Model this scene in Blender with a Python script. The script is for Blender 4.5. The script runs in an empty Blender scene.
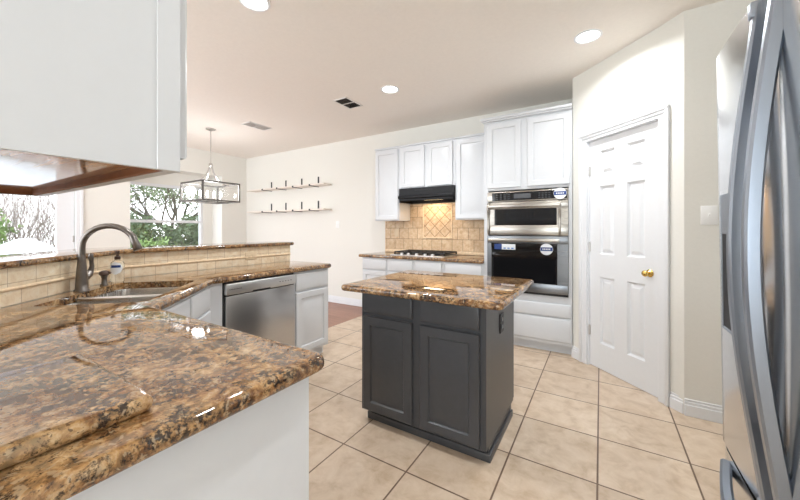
import bpy, bmesh, math, random
from math import sin, cos, pi, radians, sqrt
from mathutils import Vector, Matrix

SC = bpy.context.scene
COL = SC.collection
random.seed(7)

# ------------------------------------------------------------------ camera
cd = bpy.data.cameras.new('camera')
cam = bpy.data.objects.new('camera', cd)
COL.objects.link(cam)
cam.location = (0, 0, 1.247)
cam.rotation_euler = (radians(90), 0, radians(31.5))
cd.sensor_width = 36.0
cd.lens = 327.3 / 800 * 36
cd.shift_y = -21.2 / 800
cd.clip_start = 0.02
SC.camera = cam

# ------------------------------------------------------------------ world, lights, exposure
w = bpy.data.worlds.new('world')
SC.world = w
w.use_nodes = True
wn = w.node_tree.nodes
wl = w.node_tree.links
bg = wn['Background']
tc = wn.new('ShaderNodeTexCoord')
sep = wn.new('ShaderNodeSeparateXYZ')
rmp = wn.new('ShaderNodeValToRGB')
wl.new(tc.outputs['Generated'], sep.inputs[0])
wl.new(sep.outputs['Z'], rmp.inputs[0])
rmp.color_ramp.elements[0].position = 0.0
rmp.color_ramp.elements[0].color = (0.95, 0.97, 1.0, 1)
rmp.color_ramp.elements[1].position = 0.7
rmp.color_ramp.elements[1].color = (0.72, 0.83, 1.0, 1)
wl.new(rmp.outputs[0], bg.inputs['Color'])
bg.inputs['Strength'].default_value = 2.8

CAN_POWER = 9.8        # watts of each recessed ceiling can
HOOD_POWER = 2.0
CHANDELIER_POWER = 13.0

def area_light(name, loc, rot, sx, sy, power, color=(1, 1, 1)):
    ld = bpy.data.lights.new(name, 'AREA')
    ld.shape = 'RECTANGLE'
    ld.size, ld.size_y = sx, sy
    ld.energy = power
    ld.color = color
    o = bpy.data.objects.new(name, ld)
    o.location = loc
    o.rotation_euler = rot
    COL.objects.link(o)
    return o

# unseen fill light added behind the camera, tilted up a little
area_light('rear_fill_light', (0.45, -3.0, 1.5), (radians(102), 0, radians(24)), 1.6, 1.8, 62.0, (0.84, 0.93, 1.0))
# broad fill light added out of view past the near wall, raises the ceiling
area_light('dining_fill_light', (-4.2, -1.5, 1.2), (radians(115), 0, radians(-12)), 3.6, 2.1, 46.0, (0.84, 0.93, 1.0))

vs = SC.view_settings
SC.display_settings.display_device = 'sRGB'
vs.view_transform = 'Standard'
vs.look = 'None'
vs.exposure = 0.42
vs.gamma = 1.0
vs.use_curve_mapping = False

# ------------------------------------------------------------------ materials
def srgb(r, g, b):
    def f(c):
        c /= 255.0
        return c / 12.92 if c <= 0.04045 else ((c + 0.055) / 1.055) ** 2.4
    return (f(r), f(g), f(b), 1)

def newmat(name):
    m = bpy.data.materials.new(name)
    m.use_nodes = True
    nt = m.node_tree
    return m, nt, nt.nodes['Principled BSDF']

def mix(nt, fac, a, b):
    n = nt.nodes.new('ShaderNodeMix')
    n.data_type = 'RGBA'
    for sock, v in ((n.inputs[0], fac), (n.inputs[6], a), (n.inputs[7], b)):
        if hasattr(v, 'links'):
            nt.links.new(v, sock)
        else:
            sock.default_value = v
    return n.outputs[2]

def ramp(nt, src, stops):
    n = nt.nodes.new('ShaderNodeValToRGB')
    els = n.color_ramp.elements
    while len(els) < len(stops):
        els.new(0.5)
    for e, (p, c) in zip(els, stops):
        e.position = p
        e.color = c if len(c) == 4 else (*c, 1)
    nt.links.new(src, n.inputs[0])
    return n.outputs[0]

def coords(nt, scale=(1, 1, 1), loc=(0, 0, 0), rot=(0, 0, 0), kind='Object'):
    t = nt.nodes.new('ShaderNodeTexCoord')
    m = nt.nodes.new('ShaderNodeMapping')
    m.inputs['Scale'].default_value = scale
    m.inputs['Location'].default_value = loc
    m.inputs['Rotation'].default_value = rot
    nt.links.new(t.outputs[kind], m.inputs[0])
    return m.outputs[0]

def noise(nt, vec, scale, detail=4, rough=0.55, dist=0.0):
    n = nt.nodes.new('ShaderNodeTexNoise')
    n.inputs['Scale'].default_value = scale
    n.inputs['Detail'].default_value = detail
    n.inputs['Roughness'].default_value = rough
    n.inputs['Distortion'].default_value = dist
    nt.links.new(vec, n.inputs['Vector'])
    return n

def voronoi(nt, vec, scale, feature='F1'):
    n = nt.nodes.new('ShaderNodeTexVoronoi')
    n.feature = feature
    n.inputs['Scale'].default_value = scale
    nt.links.new(vec, n.inputs['Vector'])
    return n

def bump(nt, bsdf, height, strength, dist=0.01):
    b = nt.nodes.new('ShaderNodeBump')
    b.inputs['Strength'].default_value = strength
    b.inputs['Distance'].default_value = dist
    nt.links.new(height, b.inputs['Height'])
    nt.links.new(b.outputs[0], bsdf.inputs['Normal'])

def plain(name, col, rough=0.5, metal=0.0, tex=0.02, texscale=30, bmp=0.0):
    m, nt, b = newmat(name)
    v = coords(nt)
    n = noise(nt, v, texscale)
    c1 = tuple(min(1, x * (1 + tex)) for x in col[:3]) + (1,)
    c0 = tuple(x * (1 - tex) for x in col[:3]) + (1,)
    nt.links.new(ramp(nt, n.outputs[0], [(0.3, c0), (0.7, c1)]), b.inputs['Base Color'])
    b.inputs['Roughness'].default_value = rough
    b.inputs['Metallic'].default_value = metal
    if bmp:
        bump(nt, b, n.outputs[0], bmp, 0.004)
    return m

def brushed(name, col, rough, scale, spread=0.06):
    m, nt, b = newmat(name)
    v = coords(nt, scale=scale)
    n = noise(nt, v, 1.0, 3)
    c0 = tuple(x * 0.97 for x in col[:3]) + (1,)
    nt.links.new(ramp(nt, n.outputs[0], [(0.3, c0), (0.7, col)]), b.inputs['Base Color'])
    r = ramp(nt, n.outputs[0], [(0.3, (rough - spread,) * 3), (0.7, (rough + spread,) * 3)])
    nt.links.new(r, b.inputs['Roughness'])
    b.inputs['Metallic'].default_value = 1.0
    return m

M = {}
M['wall'] = plain('wall_paint', (0.82, 0.805, 0.755, 1), 0.85, tex=0.01, texscale=60, bmp=0.15)
M['ceiling'] = plain('ceiling_paint', (0.90, 0.84, 0.775, 1), 0.9, tex=0.015, texscale=40, bmp=0.2)
M['white'] = plain('white_cabinet_paint', (0.675, 0.69, 0.715, 1), 0.32, tex=0.008)
M['trim'] = plain('white_trim_paint', (0.81, 0.825, 0.85, 1), 0.35, tex=0.008)
M['charcoal'] = plain('charcoal_paint', (0.054, 0.056, 0.062, 1), 0.36, tex=0.05)
M['black'] = plain('black_enamel', (0.008, 0.008, 0.010, 1), 0.42, tex=0.1)
M['black'].node_tree.nodes['Principled BSDF'].inputs['Specular IOR Level'].default_value = 0.25
M['iron'] = plain('cast_iron', (0.014, 0.014, 0.015, 1), 0.6, tex=0.2, bmp=0.3)
M['darkgap'] = plain('dark_gap', (0.02, 0.02, 0.022, 1), 0.6)
M['plate'] = plain('white_plastic', (0.90, 0.90, 0.89, 1), 0.4, tex=0.005)
M['beigeplate'] = plain('beige_plastic', srgb(222, 200, 168), 0.4, tex=0.02)
M['brass'] = plain('polished_brass', (0.72, 0.50, 0.15, 1), 0.16, 1.0)
M['nickel'] = plain('satin_nickel', (0.55, 0.53, 0.51, 1), 0.3, 1.0)
M['lantern'] = plain('lantern_metal', (0.16, 0.15, 0.14, 1), 0.45, 0.8)
M['bronze'] = plain('brushed_bronze', (0.19, 0.172, 0.158, 1), 0.3, 1.0, tex=0.1)
M['darkbronze'] = plain('dark_bronze', (0.09, 0.06, 0.05, 1), 0.35, 0.6)
M['steel'] = brushed('stainless_brushed', (0.70, 0.705, 0.715, 1), 0.36, (1, 40, 160), 0.03)
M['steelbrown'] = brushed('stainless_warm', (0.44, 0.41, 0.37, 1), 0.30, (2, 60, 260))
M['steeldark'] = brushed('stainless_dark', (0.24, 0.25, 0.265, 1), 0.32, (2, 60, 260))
M['steelv'] = brushed('stainless_brushed_upright', (0.56, 0.56, 0.565, 1), 0.30, (1, 40, 160), 0.02)
M['fridge'] = brushed('fridge_stainless', (0.64, 0.65, 0.665, 1), 0.17, (2, 2, 200), 0.03)
M['handle'] = brushed('handle_satin', (0.33, 0.37, 0.43, 1), 0.34, (200, 200, 2), 0.04)
M['sinksteel'] = brushed('sink_stainless', (0.66, 0.655, 0.64, 1), 0.25, (200, 3, 3))
M['fridgebody'] = plain('fridge_side_grey', (0.10, 0.105, 0.11, 1), 0.45)
M['bracket'] = plain('bracket_black', (0.02, 0.022, 0.028, 1), 0.5)
M['shelfboard'] = plain('pale_shelf_board', (0.86, 0.79, 0.72, 1), 0.55, tex=0.04, texscale=8)
M['stone'] = plain('white_stone', (0.9, 0.92, 0.92, 1), 0.8, tex=0.06, texscale=3, bmp=0.5)
M['label_white'] = plain('sticker_white', (0.85, 0.87, 0.9, 1), 0.4, tex=0.003)
M['label_blue'] = plain('sticker_blue', srgb(28, 62, 130), 0.4)
M['label_sky'] = plain('sticker_sky_blue', srgb(60, 130, 200), 0.4)
M['pump'] = plain('brown_plastic', (0.06, 0.03, 0.02, 1), 0.35)
M['glassblack'] = plain('black_glass', (0.006, 0.006, 0.007, 1), 0.05, tex=0.1)
M['display'] = plain('grey_display', (0.10, 0.105, 0.115, 1), 0.15)
M['vent'] = plain('vent_white', (0.88, 0.85, 0.82, 1), 0.5)
M['ventdark'] = plain('vent_bronze', (0.27, 0.235, 0.21, 1), 0.5)

def emit(name, col, strength):
    m, nt, b = newmat(name)
    b.inputs['Base Color'].default_value = col
    b.inputs['Emission Color'].default_value = col
    b.inputs['Emission Strength'].default_value = strength
    return m
M['lamp'] = emit('lit_lamp', (1.0, 0.97, 0.92, 1), 9.0)
M['hoodlamp'] = emit('lit_hood_lamp', (1.0, 0.78, 0.45, 1), 1.0)

def thin_glass(name, refl=0.08, tint=(1, 1, 1, 1)):
    m = bpy.data.materials.new(name)
    m.use_nodes = True
    nt = m.node_tree
    nt.nodes.clear()
    out = nt.nodes.new('ShaderNodeOutputMaterial')
    tr = nt.nodes.new('ShaderNodeBsdfTransparent')
    tr.inputs[0].default_value = tint
    gl = nt.nodes.new('ShaderNodeBsdfGlossy')
    gl.inputs['Roughness'].default_value = 0.02
    lw = nt.nodes.new('ShaderNodeLayerWeight')
    lw.inputs[0].default_value = 0.5
    pw_ = nt.nodes.new('ShaderNodeMath'); pw_.operation = 'POWER'
    nt.links.new(lw.outputs['Facing'], pw_.inputs[0]); pw_.inputs[1].default_value = 4.0
    fr = nt.nodes.new('ShaderNodeMath'); fr.operation = 'MULTIPLY_ADD'
    nt.links.new(pw_.outputs[0], fr.inputs[0]); fr.inputs[1].default_value = 0.6; fr.inputs[2].default_value = refl * 0.5
    ms = nt.nodes.new('ShaderNodeMixShader')
    nt.links.new(fr.outputs[0], ms.inputs[0])
    nt.links.new(tr.outputs[0], ms.inputs[1])
    nt.links.new(gl.outputs[0], ms.inputs[2])
    nt.links.new(ms.outputs[0], out.inputs[0])
    return m
M['pane'] = thin_glass('window_glass')

def clear_plastic():
    m, nt, b = newmat('clear_plastic')
    b.inputs['Base Color'].default_value = (0.9, 0.93, 0.95, 1)
    b.inputs['Roughness'].default_value = 0.05
    b.inputs['Transmission Weight'].default_value = 1.0
    b.inputs['IOR'].default_value = 1.2
    return m
M['clear'] = clear_plastic()

def granite():
    m, nt, b = newmat('brown_granite')
    v = coords(nt)
    nz = noise(nt, v, 9, 3, 0.5)
    # warp
    add = nt.nodes.new('ShaderNodeVectorMath')
    add.operation = 'MULTIPLY_ADD'
    nt.links.new(nz.outputs['Color'], add.inputs[0])
    add.inputs[1].default_value = (0.05, 0.05, 0.05)
    nt.links.new(v, add.inputs[2])
    wv = add.outputs[0]
    big = noise(nt, wv, 10, 5, 0.62)
    base = ramp(nt, big.outputs[0], [(0.36, srgb(62, 42, 30)), (0.48, srgb(128, 88, 54)),
                                     (0.55, srgb(180, 141, 95)), (0.70, srgb(202, 170, 126))])
    med = noise(nt, wv, 42, 4, 0.65)
    medc = ramp(nt, med.outputs[0], [(0.38, srgb(40, 28, 22)), (0.47, srgb(116, 78, 46)),
                                     (0.55, srgb(176, 134, 86)), (0.66, srgb(212, 186, 148))])
    c = mix(nt, 0.55, base, medc)
    # black mineral clusters
    bl = noise(nt, wv, 14, 7, 0.78)
    blm = ramp(nt, bl.outputs[0], [(0.49, (0, 0, 0)), (0.56, (0.95, 0.95, 0.95))])
    fine = noise(nt, v, 85, 3, 0.6)
    finem = ramp(nt, fine.outputs[0], [(0.42, (0, 0, 0)), (0.52, (1, 1, 1))])
    mul = nt.nodes.new('ShaderNodeMath')
    mul.operation = 'MULTIPLY'
    nt.links.new(blm, mul.inputs[0])
    nt.links.new(finem, mul.inputs[1])
    c = mix(nt, mul.outputs[0], c, srgb(40, 34, 32))
    # grey quartz flecks
    q1 = noise(nt, wv, 70, 2, 0.5, 0.5)
    qm = ramp(nt, q1.outputs[0], [(0.60, (0, 0, 0)), (0.66, (0.7, 0.7, 0.7))])
    c = mix(nt, qm, c, srgb(178, 154, 122))
    q2 = noise(nt, v, 150, 2, 0.5)
    qm2 = ramp(nt, q2.outputs[0], [(0.62, (0, 0, 0)), (0.68, (0.7, 0.7, 0.7))])
    c = mix(nt, qm2, c, srgb(60, 46, 38))
    nt.links.new(c, b.inputs['Base Color'])
    b.inputs['Roughness'].default_value = 0.035
    b.inputs['IOR'].default_value = 1.65
    b.inputs['Specular IOR Level'].default_value = 0.6
    return m
M['granite'] = granite()

def brick_mat(name, w_, h_, off, cols, mortar, msize, axes='XY', loc=(0, 0, 0), rot=0.0, rough=0.5, nscale=18, pit=True):
    m, nt, b = newmat(name)
    t = nt.nodes.new('ShaderNodeTexCoord')
    src = t.outputs['Object']
    if axes == 'XZ':
        s = nt.nodes.new('ShaderNodeSeparateXYZ')
        k = nt.nodes.new('ShaderNodeCombineXYZ')
        nt.links.new(src, s.inputs[0])
        nt.links.new(s.outputs[0], k.inputs[0])
        nt.links.new(s.outputs[2], k.inputs[1])
        src2 = k.outputs[0]
    else:
        src2 = src
    mp = nt.nodes.new('ShaderNodeMapping')
    mp.inputs['Location'].default_value = loc
    mp.inputs['Rotation'].default_value = (0, 0, rot)
    nt.links.new(src2, mp.inputs[0])
    br = nt.nodes.new('ShaderNodeTexBrick')
    br.offset = off
    br.offset_frequency = 2
    br.squash = 1.0
    br.inputs['Scale'].default_value = 1.0
    br.inputs['Brick Width'].default_value = w_
    br.inputs['Row Height'].default_value = h_
    br.inputs['Mortar Size'].default_value = msize
    br.inputs['Mortar Smooth'].default_value = 0.1
    br.inputs['Bias'].default_value = 0.0
    br.inputs['Color1'].default_value = (0, 0, 0, 1)
    br.inputs['Color2'].default_value = (1, 1, 1, 1)
    br.inputs['Mortar'].default_value = (0.5, 0.5, 0.5, 1)
    nt.links.new(mp.outputs[0], br.inputs['Vector'])
    n1 = noise(nt, src, nscale, 6, 0.65, 0.4)
    n2 = noise(nt, src, nscale * 0.25, 3)
    c = ramp(nt, n1.outputs[0], [(0.32, cols[0]), (0.5, cols[1]), (0.68, cols[2])])
    tint = ramp(nt, br.outputs['Color'], [(0.0, (0.86, 0.85, 0.84)), (1.0, (1, 1, 1))])
    mm = nt.nodes.new('ShaderNodeMix')
    mm.data_type = 'RGBA'
    mm.blend_type = 'MULTIPLY'
    mm.inputs[0].default_value = 1.0
    nt.links.new(c, mm.inputs[6])
    nt.links.new(tint, mm.inputs[7])
    c = mm.outputs[2]
    c = mix(nt, ramp(nt, n2.outputs[0], [(0.35, (0, 0, 0)), (0.75, (0.4, 0.4, 0.4))]), c, cols[0])
    if pit:
        p = noise(nt, src, nscale * 5, 3, 0.6)
        pm = ramp(nt, p.outputs[0], [(0.62, (0, 0, 0)), (0.72, (0.6, 0.6, 0.6))])
        c = mix(nt, pm, c, tuple(x * 0.6 for x in cols[0][:3]) + (1,))
    c = mix(nt, br.outputs['Fac'], c, mortar)
    nt.links.new(c, b.inputs['Base Color'])
    b.inputs['Roughness'].default_value = rough
    inv = nt.nodes.new('ShaderNodeMath')
    inv.operation = 'SUBTRACT'
    inv.inputs[0].default_value = 1.0
    nt.links.new(br.outputs['Fac'], inv.inputs[1])
    bump(nt, b, inv.outputs[0], 0.35, 0.003)
    return m

TS = 0.41906
M['tilefloor'] = brick_mat('beige_floor_tile', TS, TS, 0.0,
                           [srgb(196, 172, 146), srgb(216, 195, 172), srgb(228, 210, 190)],
                           srgb(112, 90, 74), 0.0045, 'XY', (0.0315 * TS, -0.4547 * TS, 0), rough=0.36, nscale=9, pit=False)
TRAV = [srgb(228, 204, 170), srgb(245, 227, 198), srgb(252, 242, 222)]
M['trav_up'] = brick_mat('travertine_row', 0.152, 0.2, 0.0, TRAV, srgb(186, 160, 128), 0.0015, 'XZ', (0.03, 0.0, 0), nscale=22)
M['trav_low'] = brick_mat('travertine_low_row', 0.152, 0.2, 0.0, TRAV, srgb(180, 152, 120), 0.0015, 'XZ', (0.10, 0.0, 0), nscale=22)
M['trav_rail'] = plain('travertine_rail', srgb(236, 212, 178), 0.5, tex=0.12, texscale=40)
TRB = [srgb(200, 166, 128), srgb(222, 194, 158), srgb(238, 218, 188)]
M['trav_wall'] = brick_mat('travertine_wall', 0.152, 0.156, 0.5, TRB, srgb(140, 106, 76), 0.003, 'XZ', (0.05, -0.945 + 0.156 * 6, 0), nscale=20)
M['trav_diag'] = brick_mat('travertine_diamond', 0.107, 0.107, 0.0, TRB, srgb(146, 110, 78), 0.004, 'XZ', (0.0, 0.0, 0), rot=pi / 4, nscale=20)

def wood_floor():
    m, nt, b = newmat('wood_plank_floor')
    v = coords(nt)
    br = nt.nodes.new('ShaderNodeTexBrick')
    br.inputs['Scale'].default_value = 1.0
    br.inputs['Brick Width'].default_value = 0.9
    br.inputs['Row Height'].default_value = 0.1
    br.inputs['Mortar Size'].default_value = 0.0012
    br.inputs['Color1'].default_value = srgb(150, 104, 84)
    br.inputs['Color2'].default_value = srgb(172, 124, 102)
    br.inputs['Mortar'].default_value = srgb(92, 60, 46)
    nt.links.new(v, br.inputs['Vector'])
    n = noise(nt, coords(nt, scale=(2, 30, 1)), 2.0, 5)
    c = mix(nt, ramp(nt, n.outputs[0], [(0.35, (0, 0, 0)), (0.7, (0.45, 0.45, 0.45))]), br.outputs['Color'], srgb(120, 80, 62))
    nt.links.new(c, b.inputs['Base Color'])
    b.inputs['Roughness'].default_value = 0.35
    return m
M['woodfloor'] = wood_floor()

def veneer():
    m, nt, b = newmat('wood_veneer')
    n = noise(nt, coords(nt, scale=(3, 40, 40)), 1.5, 5)
    c = ramp(nt, n.outputs[0], [(0.3, srgb(176, 128, 88)), (0.7, srgb(205, 162, 120))])
    nt.links.new(c, b.inputs['Base Color'])
    b.inputs['Roughness'].default_value = 0.07
    b.inputs['IOR'].default_value = 1.7
    b.inputs['Specular IOR Level'].default_value = 0.9
    return m
M['veneer'] = veneer()
M['rawwood'] = plain('raw_wood', srgb(150, 98, 66), 0.6, tex=0.2, texscale=25)

def leafmat(name, c0, c1):
    m, nt, b = newmat(name)
    n = noise(nt, coords(nt), 2.5, 3)
    nt.links.new(ramp(nt, n.outputs[0], [(0.3, c0), (0.7, c1)]), b.inputs['Base Color'])
    b.inputs['Roughness'].default_value = 0.7
    return m
M['leaf'] = leafmat('oak_leaves', srgb(98, 114, 76), srgb(140, 154, 114))
M['leafdark'] = leafmat('shrub_leaves', srgb(76, 92, 60), srgb(116, 132, 92))
M['leaflight'] = leafmat('light_shrub_leaves', srgb(108, 136, 70), srgb(150, 172, 104))
M['bark'] = plain('bark', srgb(92, 84, 70), 0.9, tex=0.2, texscale=12, bmp=0.4)
M['twig'] = plain('twigs', srgb(140, 126, 116), 0.9, tex=0.15)
M['grass'] = plain('dry_lawn', srgb(140, 140, 110), 0.9, tex=0.2, texscale=6)
M['patio'] = plain('pale_patio', srgb(215, 214, 208), 0.8, tex=0.04, texscale=6)

# ------------------------------------------------------------------ helpers
class MB:
    def __init__(self):
        self.bm = bmesh.new()

    def _merge(self, b2):
        me = bpy.data.meshes.new('tmp')
        b2.to_mesh(me)
        b2.free()
        self.bm.from_mesh(me)
        bpy.data.meshes.remove(me)

    def box(self, x0, x1, y0, y1, z0, z1, bev=0.0, seg=2, rot=None, at=None):
        b2 = bmesh.new()
        bmesh.ops.create_cube(b2, size=1.0)
        sx, sy, sz = x1 - x0, y1 - y0, z1 - z0
        for v in b2.verts:
            v.co = Vector((v.co.x * sx + (x0 + x1) / 2, v.co.y * sy + (y0 + y1) / 2, v.co.z * sz + (z0 + z1) / 2))
        if bev > 0:
            bev = min(bev, 0.45 * min(abs(sx), abs(sy), abs(sz)))
            bmesh.ops.bevel(b2, geom=list(b2.edges), offset=bev, segments=seg, profile=0.5, affect='EDGES')
        if rot is not None:
            c = Vector(at)
            for v in b2.verts:
                v.co = rot @ (v.co - c) + c
        self._merge(b2)
        return self

    def lathe(self, prof, n=24, axis='Z', at=(0, 0, 0), cap=True):
        b2 = bmesh.new()
        rings = []
        for r, h in prof:
            ring = []
            for i in range(n):
                a = 2 * pi * i / n
                p = Vector((max(r, 1e-5) * cos(a), max(r, 1e-5) * sin(a), h))
                if axis == 'Y':
                    p = Vector((p.x, -p.z, p.y))      # height grows toward -y (the front)
                elif axis == 'X':
                    p = Vector((p.z, p.x, p.y))
                ring.append(b2.verts.new(p + Vector(at)))
            rings.append(ring)
        for k in range(len(rings) - 1):
            for i in range(n):
                b2.faces.new((rings[k][i], rings[k][(i + 1) % n], rings[k + 1][(i + 1) % n], rings[k + 1][i]))
        if cap:
            b2.faces.new(list(reversed(rings[0])))
            b2.faces.new(rings[-1])
        bmesh.ops.recalc_face_normals(b2, faces=list(b2.faces))
        self._merge(b2)
        return self

    def tube(self, pts, rad, n=12, flat=1.0, up=(0, 0, 1)):
        """round tube through pts; rad a number or a list; flat scales the section along the second axis"""
        b2 = bmesh.new()
        pts = [Vector(p) for p in pts]
        rads = rad if isinstance(rad, (list, tuple)) else [rad] * len(pts)
        rings = []
        ref = Vector(up)
        for i, p in enumerate(pts):
            t = (pts[min(i + 1, len(pts) - 1)] - pts[max(i - 1, 0)]).normalized()
            a = ref - t * ref.dot(t)
            if a.length < 1e-3:
                a = Vector((1, 0, 0)) - t * t.x
                if a.length < 1e-3:
                    a = Vector((0, 1, 0)) - t * t.y
            a.normalize()
            b = t.cross(a)
            ref = a
            rings.append([b2.verts.new(p + rads[i] * (cos(2 * pi * k / n) * a + flat * sin(2 * pi * k / n) * b)) for k in range(n)])
        for k in range(len(rings) - 1):
            for i in range(n):
                b2.faces.new((rings[k][i], rings[k][(i + 1) % n], rings[k + 1][(i + 1) % n], rings[k + 1][i]))
        b2.faces.new(list(reversed(rings[0])))
        b2.faces.new(rings[-1])
        bmesh.ops.recalc_face_normals(b2, faces=list(b2.faces))
        self._merge(b2)
        return self

    def prism(self, poly, z0, z1):
        b2 = bmesh.new()
        lo = [b2.verts.new((x, y, z0)) for x, y in poly]
        hi = [b2.verts.new((x, y, z1)) for x, y in poly]
        n = len(poly)
        b2.faces.new(list(reversed(lo)))
        b2.faces.new(hi)
        for i in range(n):
            b2.faces.new((lo[i], lo[(i + 1) % n], hi[(i + 1) % n], hi[i]))
        bmesh.ops.recalc_face_normals(b2, faces=list(b2.faces))
        self._merge(b2)
        return self

    def panel(self, x0, x1, z0, z1, t, rings, y0=0.0):
        """a door or drawer front facing -y: rings are (inset, depth behind the front plane y0)"""
        b2 = bmesh.new()
        loops = []
        for ins, dy in [(0, t)] + rings:
            loops.append([b2.verts.new((x, y0 + dy, z)) for x, z in
                          ((x0 + ins, z0 + ins), (x1 - ins, z0 + ins), (x1 - ins, z1 - ins), (x0 + ins, z1 - ins))])
        for k in range(len(loops) - 1):
            for i in range(4):
                b2.faces.new((loops[k][i], loops[k][(i + 1) % 4], loops[k + 1][(i + 1) % 4], loops[k + 1][i]))
        b2.faces.new(loops[-1])
        b2.faces.new(list(reversed(loops[0])))
        bmesh.ops.recalc_face_normals(b2, faces=list(b2.faces))
        self._merge(b2)
        return self

    def build(self, name, mat, parent=None, smooth=35):
        me = bpy.data.meshes.new(name)
        self.bm.to_mesh(me)
        self.bm.free()
        me.materials.append(mat)
        if smooth:
            me.shade_smooth()
            me.set_sharp_from_angle(angle=radians(smooth))
        o = bpy.data.objects.new(name, me)
        COL.objects.link(o)
        if parent is not None:
            o.parent = parent
        return o

def tag(o, label=None, cat=None, group=None, kind=None):
    if label: o['label'] = label
    if cat: o['category'] = cat
    if group: o['group'] = group
    if kind: o['kind'] = kind
    return o

def thing(name, label, cat, loc=(0, 0, 0), rz=0.0, group=None):
    o = bpy.data.objects.new(name, None)
    o.empty_display_size = 0.1
    COL.objects.link(o)
    o.location = loc
    o.rotation_euler = (0, 0, rz)
    return tag(o, label, cat, group)

def struct(name, mb, mat, parent=None, smooth=35):
    o = mb.build(name, mat, parent, smooth)
    if parent is None:
        o['kind'] = 'structure'
    return o

def round_poly(poly, radii, seg=6):
    """round chosen corners of a CCW/CW polygon"""
    out = []
    n = len(poly)
    for i, p in enumerate(poly):
        r = radii.get(i, 0) if isinstance(radii, dict) else radii
        p = Vector(p)
        if r <= 0:
            out.append(tuple(p)); continue
        a = Vector(poly[i - 1]) - p
        b = Vector(poly[(i + 1) % n]) - p
        a.normalize(); b.normalize()
        ang = a.angle(b)
        d = r / math.tan(ang / 2)
        c = p + (a + b).normalized() * (r / sin(ang / 2))
        s, e = p + a * d, p + b * d
        va, vb = s - c, e - c
        tot = va.angle(vb)
        sgn = 1 if (va.x * vb.y - va.y * vb.x) > 0 else -1
        for k in range(seg + 1):
            th = sgn * tot * k / seg
            out.append((c.x + va.x * cos(th) - va.y * sin(th), c.y + va.x * sin(th) + va.y * cos(th)))
    return out

def inset(poly, d):
    """shrink a CCW polygon by d"""
    n = len(poly)
    res = []
    for i in range(n):
        p0, p, p1 = Vector(poly[i - 1]), Vector(poly[i]), Vector(poly[(i + 1) % n])
        e0, e1 = (p - p0).normalized(), (p1 - p).normalized()
        n0, n1 = Vector((-e0.y, e0.x)), Vector((-e1.y, e1.x))
        m = n0 + n1
        k = d / max(0.2, (1 + n0.dot(n1)))
        res.append((p.x + m.x * k, p.y + m.y * k))
    return res

def slab(poly, z0, z1, hole=None, r=0.012):
    """stone slab with bullnosed outer edge and an optional cut-out (polygons CCW)"""
    mb = MB()
    b2 = mb.bm
    levels = []
    h = z1 - z0
    r = min(r, h * 0.49)
    K = 4
    for k in range(K + 1):
        a = pi / 2 * k / K
        levels.append((r * (1 - sin(a)), z0 + r * (1 - cos(a))))
    for k in range(K + 1):
        a = pi / 2 * k / K
        levels.append((r * (1 - cos(a)), z1 - r * (1 - sin(a))))
    loops = [[b2.verts.new((x, y, z)) for x, y in inset(poly, ins)] for ins, z in levels]
    n = len(poly)
    for k in range(len(loops) - 1):
        for i in range(n):
            b2.faces.new((loops[k][i], loops[k][(i + 1) % n], loops[k + 1][(i + 1) % n], loops[k + 1][i]))
    def capfill(loop, z, up):
        edges = []
        hl = None
        for i in range(n):
            e = b2.edges.get((loop[i], loop[(i + 1) % n])) or b2.edges.new((loop[i], loop[(i + 1) % n]))
            edges.append(e)
        if hole:
            hl = [b2.verts.new((x, y, z)) for x, y in hole]
            for i in range(len(hl)):
                edges.append(b2.edges.new((hl[i], hl[(i + 1) % len(hl)])))
        bmesh.ops.triangle_fill(b2, edges=edges, use_beauty=True, normal=(0, 0, up))
        return hl
    h0 = capfill(loops[0], z0, -1)
    h1 = capfill(loops[-1], z1, 1)
    if hole:
        m = len(hole)
        for i in range(m):
            b2.faces.new((h0[i], h0[(i + 1) % m], h1[(i + 1) % m], h1[i]))
    bmesh.ops.recalc_face_normals(b2, faces=list(b2.faces))
    return mb

RAISED = [(0.0, 0.005), (0.005, 0.0), (0.054, 0.0), (0.061, 0.011), (0.070, 0.011), (0.104, 0.001)]
DRAWER = [(0.0, 0.008), (0.004, 0.003), (0.014, 0.0)]

def front(parent, name, x0, x1, z0, z1, mat, style=RAISED, t=0.02):
    return MB().panel(x0, x1, z0, z1, t, style, -t).build(name, mat, parent)

def cabinet(name, label, loc, rz, wd, dp, z0, z1, fronts, mat, toe=0.0, body_top=None, crown=None, group=None, cat='cabinet', xoff=0):
    """origin: floor point below the front left corner of the carcass; x right, y into the cabinet"""
    t = thing(name, label, cat, loc, rz, group)
    mb = MB().box(0, wd, 0, dp, z0 + toe, body_top or z1, 0.0015, 1)
    mb.build('body', mat, t)
    if toe:
        MB().box(0, wd, 0.075, dp, z0, z0 + toe).build('toe_kick', mat, t)
    for kind, x0, x1, a, b in fronts:
        front(t, kind, x0, x1, a, b, mat, RAISED if kind == 'door' else DRAWER)
    return t

# ------------------------------------------------------------------ room shell
CZ = 2.71          # ceiling
BY = 4.15          # back wall
LX = -6.3          # dining wall
struct('floor', MB().box(-2.92, 1.6, -3.2, BY + 0.1, -0.1, 0), M['tilefloor'])
struct('floor_dining', MB().box(LX - 0.5, -2.92, -1.6, BY + 0.1, -0.1, 0), M['woodfloor'])
struct('ceiling', MB().box(LX - 0.1, 1.6, -3.2, BY + 0.1, CZ, CZ + 0.1), M['ceiling'])
struct('wall_back', MB().box(LX, -0.232, BY, BY + 0.1, 0, CZ), M['wall'])
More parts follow.
